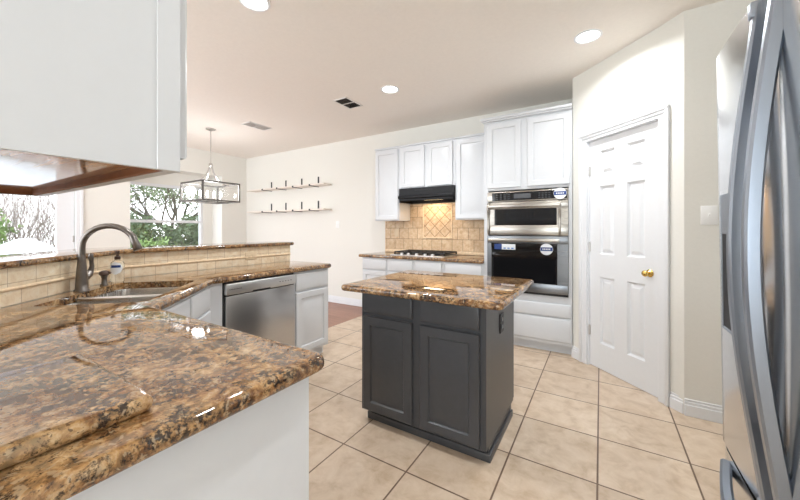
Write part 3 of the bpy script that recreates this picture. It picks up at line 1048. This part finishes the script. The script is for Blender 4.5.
# local x along +a, -y towards the sink front
MB().lathe([(0.034, 0.0), (0.034, 0.006), (0.028, 0.012), (0.0265, 0.05), (0.024, 0.10), (0.019, 0.16), (0.016, 0.20)], 24).build('base', M['bronze'], fc, 50)
pts = [(0, 0, 0.19), (0, 0, 0.243)]
R_ = 0.130
for k in range(1, 15):
    a = pi - (pi * 0.93) * k / 14
    pts.append((0, -R_ - R_ * cos(a), 0.243 + R_ * sin(a) * 0.93))
MB().tube(pts, [0.016] * 2 + [0.0155] * 14, 14).build('neck', M['bronze'], fc, 50)
e0, e1 = Vector(pts[-2]), Vector(pts[-1])
dv = (e1 - e0).normalized()
MB().tube([e1 - dv * 0.045, e1 - dv * 0.005, e1 + dv * 0.042, e1 + dv * 0.047], [0.0165, 0.0185, 0.023, 0.019], 16).build('spray_head', M['bronze'], fc, 50)
lv = MB()
lv.tube([(0.018, 0, 0.065), (0.05, -0.004, 0.085), (0.062, -0.006, 0.105)], [0.020, 0.019, 0.014], 12)
lv.tube([(0.058, -0.006, 0.095), (0.066, -0.010, 0.130), (0.058, -0.012, 0.160), (0.052, -0.012, 0.185), (0.056, -0.012, 0.205)], [0.015, 0.011, 0.010, 0.013, 0.008], 10)
lv.build('lever', M['bronze'], fc, 50)

px, py = an(2.375, -1.295)
sp = thing('soap_pump', 'short dark bronze deck pump standing right of the faucet', 'soap pump', (px, py, 0.90), 3 * pi / 4)
MB().lathe([(0.020, 0.0), (0.020, 0.006), (0.014, 0.012), (0.013, 0.045), (0.018, 0.060)], 20).build('stem', M['bronze'], sp, 50)
MB().lathe([(0.018, 0.060), (0.026, 0.068), (0.024, 0.082), (0.012, 0.090), (0.0, 0.091)], 20).build('cap', M['darkbronze'], sp, 50)
MB().tube([(0, 0, 0.078), (0, -0.022, 0.080), (0, -0.034, 0.074)], [0.008, 0.007, 0.006], 10).build('nozzle', M['darkbronze'], sp, 50)

px, py = an(2.515, -1.298)
bt = thing('soap_bottle', 'clear hand soap bottle with brown pump and round blue-white label', 'bottle', (px, py, 0.90), 0.95)
MB().lathe([(0.030, 0.0), (0.034, 0.004), (0.035, 0.05), (0.036, 0.105), (0.033, 0.128), (0.018, 0.140), (0.013, 0.142), (0.013, 0.150)], 24).build('bottle_body', M['clear'], bt, 50)
pm = MB()
pm.lathe([(0.016, 0.146), (0.016, 0.166), (0.007, 0.170), (0.006, 0.186), (0.012, 0.190), (0.012, 0.203), (0.0, 0.205)], 18)
pm.tube([(0, 0, 0.197), (0, -0.022, 0.198), (0, -0.036, 0.190)], [0.007, 0.006, 0.004], 8)
pm.build('pump', M['pump'], bt, 50)
la = MB()
def label_disc(mb, r, rc, zc, zr, x_lim=1.0, z_lim=(-1, 1)):
    b2 = mb.bm
    for i in range(-10, 10):
        for j in range(-10, 10):
            q = []
            for (u, v) in ((i, j), (i + 1, j), (i + 1, j + 1), (i, j + 1)):
                u, v = u / 10, v / 10
                q.append((u, v))
            if all(u * u + v * v <= 1.05 for u, v in q) and z_lim[0] <= q[0][1] < z_lim[1] and abs(q[0][0]) <= x_lim:
                b2.faces.new([b2.verts.new((rc * sin(u * zr / rc), -rc * cos(u * zr / rc), zc + v * zr)) for u, v in q])
label_disc(la, 0, 0.0372, 0.092, 0.040)
lo_ = la.build('label', M['label_white'], bt, 60)
lb = MB(); label_disc(lb, 0, 0.0376, 0.092, 0.040, 0.6, (0.1, 0.5)); lb.build('blue_print', M['label_blue'], lo_, 60)

# ------------------------------------------------------------------ cabinets and appliances under the peninsula
LF = -2.318      # front plane of the leg carcasses, facing +X
def legcab(label, y0, y1, fronts):
    return cabinet('base_cabinet', label, (LF, y0, 0), pi / 2, y1 - y0, 0.572, 0, 0.86, fronts, M['white'], 0.1)
t = legcab('white base cabinet at the peninsula end right of the dishwasher', 1.985, 2.412,
           [('drawer', 0.012, 0.405, 0.69, 0.842), ('door', 0.012, 0.405, 0.125, 0.672)])
dw = thing('dishwasher', 'stainless dishwasher under the far leg of the worktop', 'dishwasher', (LF, 1.342, 0), pi / 2)
DWW = 0.636
MB().box(0, DWW, 0.0, 0.56, 0.10, 0.858).build('body', M['darkgap'], dw)
MB().box(0.012, DWW - 0.004, -0.022, 0.0, 0.115, 0.755, 0.004, 2).build('door_panel', M['steelv'], dw)
cpn = MB().box(0.006, DWW - 0.002, -0.034, 0.0, 0.765, 0.848, 0.008, 3).build('control_panel', M['steel'], dw)
MB().box(0.215, 0.375, -0.0355, -0.030, 0.762, 0.776, 0.003, 1).build('pocket_handle', M['darkgap'], cpn)
for x_, n_, st, wk_ in ((0.03, 9, 0.011, 0.007), (0.46, 5, 0.028, 0.015)):
    b = MB()
    for k in range(n_):
        b.box(x_ + k * st, x_ + k * st + wk_, -0.0346, -0.0338, 0.803, 0.808)
    b.build('print', M['display'], cpn)
MB().box(0, DWW, 0.05, 0.56, 0.0, 0.10).build('toe_kick', M['darkgap'], dw)
# sink base on the diagonal (front panel construction leaves room for the bowls)
sx, sy = an(1.69, -0.757)
sb = thing('sink_cabinet', 'white corner sink cabinet set on the diagonal beside the dishwasher', 'cabinet', (sx, sy, 0), 3 * pi / 4)
SW = 2.510 - 1.69
b = MB()
b.box(0, SW, 0, 0.02, 0.1, 0.86)
def to_sink(X, Y):
    return ((-X + Y) / sqrt(2) - 1.69, -((X + Y) / sqrt(2) + 0.757))
b.prism([to_sink(*q_) for q_ in ((LF, 1.243), (LF, 1.338), (LF - 0.02, 1.338), (LF - 0.02, 1.235))], 0.1, 0.86)
b.box(0.01, 0.03, 0.02, 0.50, 0.1, 0.64)
b.box(SW - 0.03, SW - 0.01, 0.02, 0.50, 0.1, 0.64)
b.box(0.03, SW - 0.03, 0.02, 0.50, 0.1, 0.12)
b.build('body', M['white'], sb)
MB().box(0.03, SW - 0.03, 0.075, 0.50, 0.0, 0.1).build('toe_kick', M['white'], sb)
front(sb, 'drawer', 0.02, 0.44, 0.70, 0.842, M['white'], DRAWER)
front(sb, 'drawer', 0.465, 0.80, 0.70, 0.842, M['white'], DRAWER)
front(sb, 'door', 0.02, 0.44, 0.125, 0.685, M['white'])
front(sb, 'door', 0.465, 0.80, 0.125, 0.685, M['white'])
# near base cabinet: end panel faces the camera side
nc = cabinet('base_cabinet', 'white base cabinet with plain end panel under the near worktop', (-0.686, 0.640, 0), pi, 0.98, 0.636, 0, 0.86,
             [('drawer', 0.02, 0.47, 0.70, 0.842), ('drawer', 0.50, 0.95, 0.70, 0.842), ('door', 0.02, 0.47, 0.125, 0.685), ('door', 0.50, 0.95, 0.125, 0.685)], M['white'], 0.1)

# hanging cabinet above the near leg
hc = thing('wall_cabinet', 'white hanging cabinet at upper left with wood underside', 'cabinet', (-0.715, 0.327, 1.36), pi)
HCW, HCD, HCH = 0.945, 0.323, 1.20
b = MB()
b.box(0, HCW, 0.0, HCD, 0.018, HCH)
b.box(0, 0.012, 0.0, HCD, 0.0, 0.018)
b.box(HCW - 0.012, HCW, 0.0, HCD, 0.0, 0.018)
b.box(0.012, HCW - 0.012, 0.0, 0.021, 0.0, 0.018)
b.box(-0.0022, 0.0, 0.0, 0.040, 0.0, HCH, 0.001, 1)
b.box(-0.0022, 0.0, HCD - 0.035, HCD, 0.0, HCH, 0.001, 1)
b.build('body', M['white'], hc)
MB().box(0.013, HCW - 0.013, 0.034, HCD - 0.002, 0.0155, 0.0178).build('underside', M['veneer'], hc)
MB().box(0.013, HCW - 0.013, 0.0215, 0.0335, 0.001, 0.0175).build('bottom_rail', M['rawwood'], hc)
MB().box(HCW - 0.024, HCW - 0.0125, 0.034, HCD - 0.002, 0.001, 0.0155).build('bottom_rail', M['rawwood'], hc)
front(hc, 'door', 0.010, 0.462, 0.030, 1.18, M['white'])
front(hc, 'door', 0.482, 0.935, 0.030, 1.18, M['white'])

# ------------------------------------------------------------------ fridge
fg = thing('refrigerator', 'large stainless french-door refrigerator cropped at the right edge', 'fridge', (0.361, 1.574, 0), -pi / 2)
fg.rotation_euler.x = 0.0133      # leans a touch forward, as in the photo
FW, FH = 0.91, 1.835
MB().box(0.004, FW - 0.004, 0.075, 0.78, 0.02, FH - 0.02, 0.004, 1).build('body', M['fridgebody'], fg)
MB().box(0.02, FW - 0.02, 0.05, 0.7, 0.0, 0.05).build('base_grille', M['darkgap'], fg)
def bowed(x0, x1, z0, z1, bulge=0.012, t=0.07, holes=None):
    n = 12
    pr = []
    for k in range(n + 1):
        u = k / n
        x = x0 + (x1 - x0) * u
        e = min(u, 1 - u) * (x1 - x0)
        y = bulge * (2 * u - 1) ** 2 + (0.012 * (1 - e / 0.012) ** 2 if e < 0.012 else 0)
        pr.append((x, y))
    pr += [(x1, t), (x0, t)]
    return MB().prism(pr, z0, z1)
# far door is built around its dispenser
HX = 0.4535
DX0, DX1, DZ0, DZ1 = 0.10, 0.285, 0.93, 1.23
fd = bowed(0, HX, 0.525, FH, 0.006).build('door', M['fridge'], fg, 30)
nd = bowed(HX + 0.006, FW, 0.525, FH, 0.006).build('door', M['fridge'], fg, 30)
dz = bowed(0, FW, 0.06, 0.512, 0.006).build('freezer_drawer', M['fridge'], fg, 30)
MB().box(HX + 0.0002, HX + 0.0058, 0.02, 0.07, 0.53, FH - 0.01).build('door_seal', M['darkgap'], fg)
dsp = MB()
dsp.box(DX0 - 0.012, DX0, -0.005, 0.012, DZ0 - 0.012, DZ1 + 0.13, 0.003, 1)
dsp.box(DX1, DX1 + 0.012, -0.005, 0.012, DZ0 - 0.012, DZ1 + 0.13, 0.003, 1)
dsp.box(DX0, DX1, -0.005, 0.012, DZ0 - 0.012, DZ0, 0.003, 1)
dsp.box(DX0, DX1, -0.005, 0.012, DZ1, DZ1 + 0.13, 0.003, 1)
dpo = dsp.build('dispenser', M['handle'], fd)
MB().box(DX0, DX1, -0.003, 0.010, DZ0, DZ1).build('dispenser_recess', M['black'], dpo)
def sweep(pts, hw, hd, side, ch=0.004):
    """bar of chamfered rectangular section: hw half-width along the fixed vector side, hd half-depth across it"""
    b2 = bmesh.new()
    pts = [Vector(p) for p in pts]
    side = Vector(side)
    sec = [(-hw + ch, -hd), (hw - ch, -hd), (hw, -hd + ch), (hw, hd - ch), (hw - ch, hd), (-hw + ch, hd), (-hw, hd - ch), (-hw, -hd + ch)]
    rings = []
    for i, p in enumerate(pts):
        t = (pts[min(i + 1, len(pts) - 1)] - pts[max(i - 1, 0)]).normalized()
        nrm = t.cross(side).normalized()
        rings.append([b2.verts.new(p + side * u + nrm * v) for u, v in sec])
    for k in range(len(rings) - 1):
        for i in range(8):
            b2.faces.new((rings[k][i], rings[k][(i + 1) % 8], rings[k + 1][(i + 1) % 8], rings[k + 1][i]))
    b2.faces.new(list(reversed(rings[0])))
    b2.faces.new(rings[-1])
    bmesh.ops.recalc_face_normals(b2, faces=list(b2.faces))
    mb = MB(); mb.bm.free(); mb.bm = b2
    return mb
def fhandle(xc, z0=0.535, z1=1.81):
    pts = []
    for k in range(33):
        u = k / 32
        pts.append((xc, 0.007 - 0.056 * sin(pi * u) ** 1.15, z0 + (z1 - z0) * u))
    h = sweep(pts, 0.0135, 0.015, (1, 0, 0), 0.005)
    for z in (z0 + 0.012, z1 - 0.012):
        h.box(xc - 0.012, xc + 0.012, -0.016, 0.008, z - 0.02, z + 0.02, 0.004, 2)
    return h
fhandle(0.402).build('handle', M['handle'], fd, 30)
fhandle(0.508).build('handle', M['handle'], nd, 30)
pts = [(0.095 + (FW - 0.19) * k / 24, -0.002 - 0.058 * sin(pi * k / 24), 0.470) for k in range(25)]
sweep(pts, 0.018, 0.014, (0, 0, 1), 0.006).build('handle', M['handle'], dz, 30)

# ------------------------------------------------------------------ shelves
for lab, z in (('upper pale wall shelf with black brackets in the dining corner', 1.985), ('lower pale wall shelf with black brackets in the dining corner', 1.563)):
    sh = thing('wall_shelf', lab, 'shelf', (-5.98, BY, z), 0)
    MB().box(0, 2.08, -0.205, -0.006, 0, 0.024, 0.003, 1).build('board', M['shelfboard'], sh)
    for x in (0.49, 0.91, 1.34, 1.76):
        k = MB()
        k.box(x - 0.017, x + 0.017, -0.005, 0, -0.008, 0.175, 0.001, 1)
        k.box(x - 0.017, x + 0.017, -0.212, -0.005, -0.008, 0.0, 0.001, 1)
        k.box(x - 0.017, x + 0.017, -0.214, -0.208, -0.008, 0.022, 0.001, 1)
        k.build('bracket', M['bracket'], sh)

# ------------------------------------------------------------------ ceiling fittings
def can(label, x, y, group=None):
    t = thing('recessed_light', label, 'ceiling light', (x, y, CZ), 0)
    MB().lathe([(0.095, -0.001), (0.095, -0.006), (0.082, -0.010), (0.074, -0.004), (0.074, -0.001)], 32, cap=False).build('trim_ring', M['trim'], t, 50)
    MB().lathe([(0.074, -0.0005), (0.074, -0.003), (0.05, -0.006), (0.0, -0.0065)], 32).build('lens', M['lamp'], t, 50)
    ld = bpy.data.lights.new('can_light', 'AREA'); ld.shape = 'DISK'; ld.size = 0.14; ld.energy = CAN_POWER; ld.spread = radians(155)
    ld.color = (0.93, 0.97, 1.0)
    lo = bpy.data.objects.new('can_light', ld); COL.objects.link(lo); lo.parent = t; lo.location = (0, 0, -0.015)
    return t
can('lit recessed ceiling light nearest the pantry door', -0.082, 2.865)
can('lit recessed ceiling light between dark vent and oven cabinets', -1.880, 2.868)
can('lit recessed ceiling light at top edge beside the hanging cabinet', -1.895, 1.305)
can('recessed ceiling light above the near end of kitchen', -0.082, 1.305)

def vent(label, x, y, w_, l_, mat, n=8):
    t = thing('ceiling_vent', label, 'vent', (x, y, CZ), pi / 2)
    f = MB()
    f.box(-w_ / 2, w_ / 2, -l_ / 2, -l_ / 2 + 0.015, -0.008, 0, 0.002, 1)
    f.box(-w_ / 2, w_ / 2, l_ / 2 - 0.015, l_ / 2, -0.008, 0, 0.002, 1)
    f.box(-w_ / 2, -w_ / 2 + 0.015, -l_ / 2, l_ / 2, -0.008, 0, 0.002, 1)
    f.box(w_ / 2 - 0.015, w_ / 2, -l_ / 2, l_ / 2, -0.008, 0, 0.002, 1)
    f.box(-0.008, 0.008, -l_ / 2, l_ / 2, -0.009, 0, 0.002, 1)
    f.build('frame', M['vent'], t)
    s = MB()
    R = Matrix.Rotation(radians(35), 3, 'X')
    for k in range(n):
        y_ = -l_ / 2 + 0.02 + (l_ - 0.04) * (k + 0.5) / n
        s.box(-w_ / 2 + 0.015, w_ / 2 - 0.015, y_ - 0.010, y_ + 0.010, -0.006, -0.0045, rot=R, at=(0, y_, -0.005))
    s.build('louvres', mat, t, 0)
    MB().box(-w_ / 2 + 0.012, w_ / 2 - 0.012, -l_ / 2 + 0.012, l_ / 2 - 0.012, -0.0012, -0.0002).build('duct_shadow', M['darkgap'] if mat is M['ventdark'] else M['vent'], t)
    return t
vent('dark ceiling vent beside the middle recessed light', -2.504, 2.929, 0.30, 0.20, M['ventdark'])
vent('pale ceiling vent above the dining room shelves', -4.17, 2.908, 0.36, 0.20, M['vent'])

# chandelier
CX, CY = -4.87, 2.64
ch = thing('chandelier', 'rectangular lantern chandelier hanging on a rod over the dining area', 'chandelier', (CX, CY, CZ), 0)
MB().lathe([(0.065, 0.0), (0.064, -0.012), (0.02, -0.030), (0.008, -0.036)], 24).build('canopy', M['nickel'], ch, 50)
MB().tube([(0, 0, -0.03), (0, 0, -0.54)], 0.006, 8).build('rod', M['nickel'], ch)
hx, hy = 0.285, 0.262
zt, zb = -0.805, -1.065
arms = MB()
MBhub = MB().lathe([(0.012, -0.50), (0.026, -0.515), (0.026, -0.55), (0.012, -0.56)], 16).build('hub', M['nickel'], ch, 50)
for sx_, sy_ in ((1, 0), (-1, 0), (0, 1), (0, -1)):
    p = []
    for k in range(9):
        u = k / 8
        rr = 0.02 + u ** 1.7 * ((hx if sx_ else hy) - 0.02)
        p.append((sx_ * rr, sy_ * rr, -0.53 + (zt + 0.53) * (1 - (1 - u) ** 1.6)))
    arms.tube(p, 0.007, 8)
arms.build('arms', M['nickel'], ch)
fr = MB()
q = 0.010
for z in (zt, zb):
    fr.box(-hx - q, hx + q, -hy - q, -hy + q, z - q, z + q); fr.box(-hx - q, hx + q, hy - q, hy + q, z - q, z + q)
    fr.box(-hx - q, -hx + q, -hy, hy, z - q, z + q); fr.box(hx - q, hx + q, -hy, hy, z - q, z + q)
for a in (-hx, hx):
    for b_ in (-hy, hy):
        fr.box(a - q, a + q, b_ - q, b_ + q, zb, zt)
fr.box(-0.012, 0.012, -hy, hy, zb - 0.008, zb + 0.006)
fr.build('frame', M['lantern'], ch)
for (a0, a1, b0, b1) in ((-hx + q, hx - q, -hy - 0.002, -hy + 0.002), (-hx + q, hx - q, hy - 0.002, hy + 0.002), (-hx - 0.002, -hx + 0.002, -hy + q, hy - q), (hx - 0.002, hx + 0.002, -hy + q, hy - q)):
    MB().box(a0, a1, b0, b1, zb + q, zt - q).build('glass_pane', M['pane'], ch)
for y_ in (-0.15, -0.05, 0.05, 0.15):
    cn = MB().lathe([(0.014, zb + 0.006), (0.014, zb + 0.075), (0.011, zb + 0.078)], 14, 'Z', (0, y_, 0)).build('candle_sleeve', M['nickel'], ch, 50)
    MB().lathe([(0.010, zb + 0.078), (0.017, zb + 0.10), (0.016, zb + 0.125), (0.006, zb + 0.155), (0.0, zb + 0.16)], 14, 'Z', (0, y_, 0)).build('bulb', M['lamp'], cn, 50)
ld = bpy.data.lights.new('chandelier_light', 'POINT'); ld.energy = CHANDELIER_POWER; ld.color = (0.97, 0.98, 1.0); ld.shadow_soft_size = 0.08
lo = bpy.data.objects.new('chandelier_light', ld); COL.objects.link(lo); lo.parent = ch; lo.location = (0, 0, (zt + zb) / 2 + 0.06)

# ------------------------------------------------------------------ outdoors
struct('ground', MB().box(-40, WX - 0.12, -14, 34, -0.35, -0.25), M['grass'])
struct('patio', MB().box(-9.5, LX - 0.12, -3.0, 1.9, -0.25, -0.12), M['patio'])

def branchy(mb, p, d, L, r, depth, rng, spread=0.6, n=5, upb=0.12, tips=None, kids=(2, 3)):
    pts = [p]; rad = [r]
    cur = Vector(p); dd = Vector(d).normalized()
    for k in range(n):
        dd = (dd + Vector((rng.uniform(-1, 1), rng.uniform(-1, 1), rng.uniform(-0.6, 1) * 1)) * 0.22 + Vector((0, 0, upb))).normalized()
        cur = cur + dd * (L / n)
        pts.append(tuple(cur)); rad.append(r * (1 - 0.55 * (k + 1) / n))
    mb.tube(pts, rad, 6 if r > 0.03 else 4)
    if tips is not None and depth <= 1:
        tips += [Vector(q_) for q_ in pts[2:]]
    if depth > 0:
        for _ in range(rng.randint(*kids)):
            k = rng.randint(2, n)
            nd_ = (dd + Vector((rng.uniform(-1, 1), rng.uniform(-1, 1), rng.uniform(-0.3, 0.8))) * spread * 1.6).normalized()
            branchy(mb, pts[k], nd_, L * rng.uniform(0.6, 0.85), rad[k] * 0.75, depth - 1, rng, spread, n, upb, tips, kids)

def leaves(mb, centres, count, sig, size, rng):
    b2 = mb.bm
    for _ in range(count):
        c0 = rng.choice(centres)
        c0 = Vector(c0) + Vector((rng.gauss(0, sig), rng.gauss(0, sig), rng.gauss(0, sig * 0.8)))
        a = Vector((rng.uniform(-1, 1), rng.uniform(-1, 1), rng.uniform(-1, 1))).normalized()
        b = a.orthogonal().normalized()
        s = size * rng.uniform(0.6, 1.3)
        b2.faces.new([b2.verts.new(c0 + a * s), b2.verts.new(c0 + b * s * 0.5), b2.verts.new(c0 - a * s), b2.verts.new(c0 - b * s * 0.5)])

def oak(label, loc, seed, nl=1500, limbs=5, h=0.9):
    rng = random.Random(seed)
    t = thing('oak_tree', label, 'tree', loc, 0)
    tr = MB(); tips = []
    tr.tube([(0, 0, -0.1), (0.04, 0.02, h * 0.5), (0.0, 0.05, h)], [0.15, 0.12, 0.11], 8)
    for k in range(limbs):
        a = 2 * pi * k / limbs + rng.uniform(-0.4, 0.4)
        branchy(tr, (0, 0.05, h - 0.05), (cos(a) * 1.2, sin(a) * 1.2, 0.7), 1.45, 0.06, 3, rng, 0.6, 5, 0.01, tips, (3, 4))
    tr.build('trunk', M['bark'], t, 60)
    lf = MB(); leaves(lf, tips, nl, 0.13, 0.05, rng); lf.build('foliage', M['leaf'], t, 0)
    return t
oak('spreading oak tree with twisting limbs behind the bay window', (-12.4, 5.4, -0.25), 11, 6500, 8, 1.35)
oak('smaller oak tree further right behind the bay window', (-15.5, 9.6, -0.25), 5, 6000, 6, 1.3)

def shrub(label, loc, rx, ry, h, seed, mat, nl=5000, size=0.045, group=None):
    rng = random.Random(seed)
    t = thing('shrub', label, 'shrub', loc, 0, group)
    st = MB(); tips = []
    for k in range(7):
        a = rng.uniform(0, 2 * pi)
        branchy(st, (cos(a) * rx * 0.3, sin(a) * ry * 0.3, -0.02), (cos(a) * 0.5, sin(a) * 0.5, 1), h * 0.55, 0.025, 1, rng, 0.6, 4, 0.05)
    st.build('stems', M['bark'], t, 60)
    cs_ = []
    for _ in range(160):
        while True:
            u, v, q_ = rng.uniform(-1, 1), rng.uniform(-1, 1), rng.uniform(0, 1)
            if u * u + v * v + (q_ * 2 - 1) ** 2 * 0.85 <= 1: break
        cs_.append((u * rx, v * ry, h * (0.08 + 0.9 * q_)))
    lf = MB(); leaves(lf, cs_, nl, 0.09, size, rng); lf.build('foliage', mat, t, 0)
    return t
shrub('dense dark green shrub left of centre behind the bay window', (-10.4, 3.75, -0.25), 0.8, 0.8, 1.85, 1, M['leafdark'], 7000, 0.055)
shrub('dense dark green shrub right of centre behind the bay window', (-10.7, 5.35, -0.25), 0.75, 0.8, 1.85, 2, M['leafdark'], 7000, 0.055)
shrub('low bright green shrub just outside the bay window', (-9.0, 3.45, -0.25), 0.5, 0.55, 1.25, 3, M['leaflight'], 4000, 0.04)
shrub('tall pale green shrub at far right of the bay window view', (-12.6, 6.9, -0.25), 0.7, 0.65, 1.7, 4, M['leafdark'], 7000, 0.055)
shrub('bright green bush seen at left edge through the glass door', (-11.4, 1.25, -0.25), 0.5, 0.45, 1.95, 8, M['leaflight'], 2600, 0.05)

def brush(label, loc, seed, h=1.7, n=46, spread=0.8):
    rng = random.Random(seed)
    t = MB()
    for k in range(n):
        a = rng.uniform(0, 2 * pi); q_ = rng.uniform(0, spread)
        branchy(t, (cos(a) * q_, sin(a) * q_, 0), (rng.uniform(-0.5, 0.5), rng.uniform(-0.5, 0.5), 1), h * rng.uniform(0.7, 1.0), 0.012, 2, rng, 0.5, 4, 0.05, None, (2, 4))
    o = t.build('bare_shrub', M['twig'], None, 60)
    o.location = loc
    return tag(o, label, 'shrub')
brush('bare grey-brown brush thicket left part behind the glass door', (-12.4, 1.9, -0.25), 21)
brush('bare grey-brown brush thicket right part behind the glass door', (-12.6, 3.1, -0.25), 22)
brush('taller bare twiggy thicket further back behind the glass door', (-17.5, 2.9, -0.25), 23, 2.9, 60, 1.3)

bm_ = bmesh.new()
bmesh.ops.create_icosphere(bm_, subdivisions=4, radius=1.0)
rng = random.Random(3)
from mathutils import noise as mnoise
for v in bm_.verts:
    d = v.co.normalized()
    f = 1 + 0.16 * mnoise.noise(d * 1.6) + 0.05 * mnoise.noise(d * 4.5)
    v.co = Vector((d.x * 0.75 * f, d.y * 0.62 * f, max(-0.55, d.z) * 0.72 * f))
mbx = MB(); mbx.bm.free(); mbx.bm = bm_
bo = mbx.build('boulder', M['stone'], None, 60)
bo.location = (-9.2, 1.62, 0.33)
tag(bo, 'large white rounded boulder just outside the glass door', 'boulder')

# ------------------------------------------------------------------ groups of repeats
GROUPS = {'base_cabinet': 'white base cabinets', 'wall_cabinet': 'white wall cabinets', 'recessed_light': 'recessed ceiling lights',
          'wall_shelf': 'dining room wall shelves', 'ceiling_vent': 'ceiling vents', 'shrub': 'leafy shrubs outside the windows',
          'bare_shrub': 'bare thickets outside the glass door', 'oak_tree': 'oak trees outside the bay window',
          'light_switch': 'white light switches', 'electrical_outlet': 'beige outlets on tile'}
for o in list(SC.objects):
    if o.parent is None and o.name.split('.')[0] in GROUPS:
        o['group'] = GROUPS[o.name.split('.')[0]]
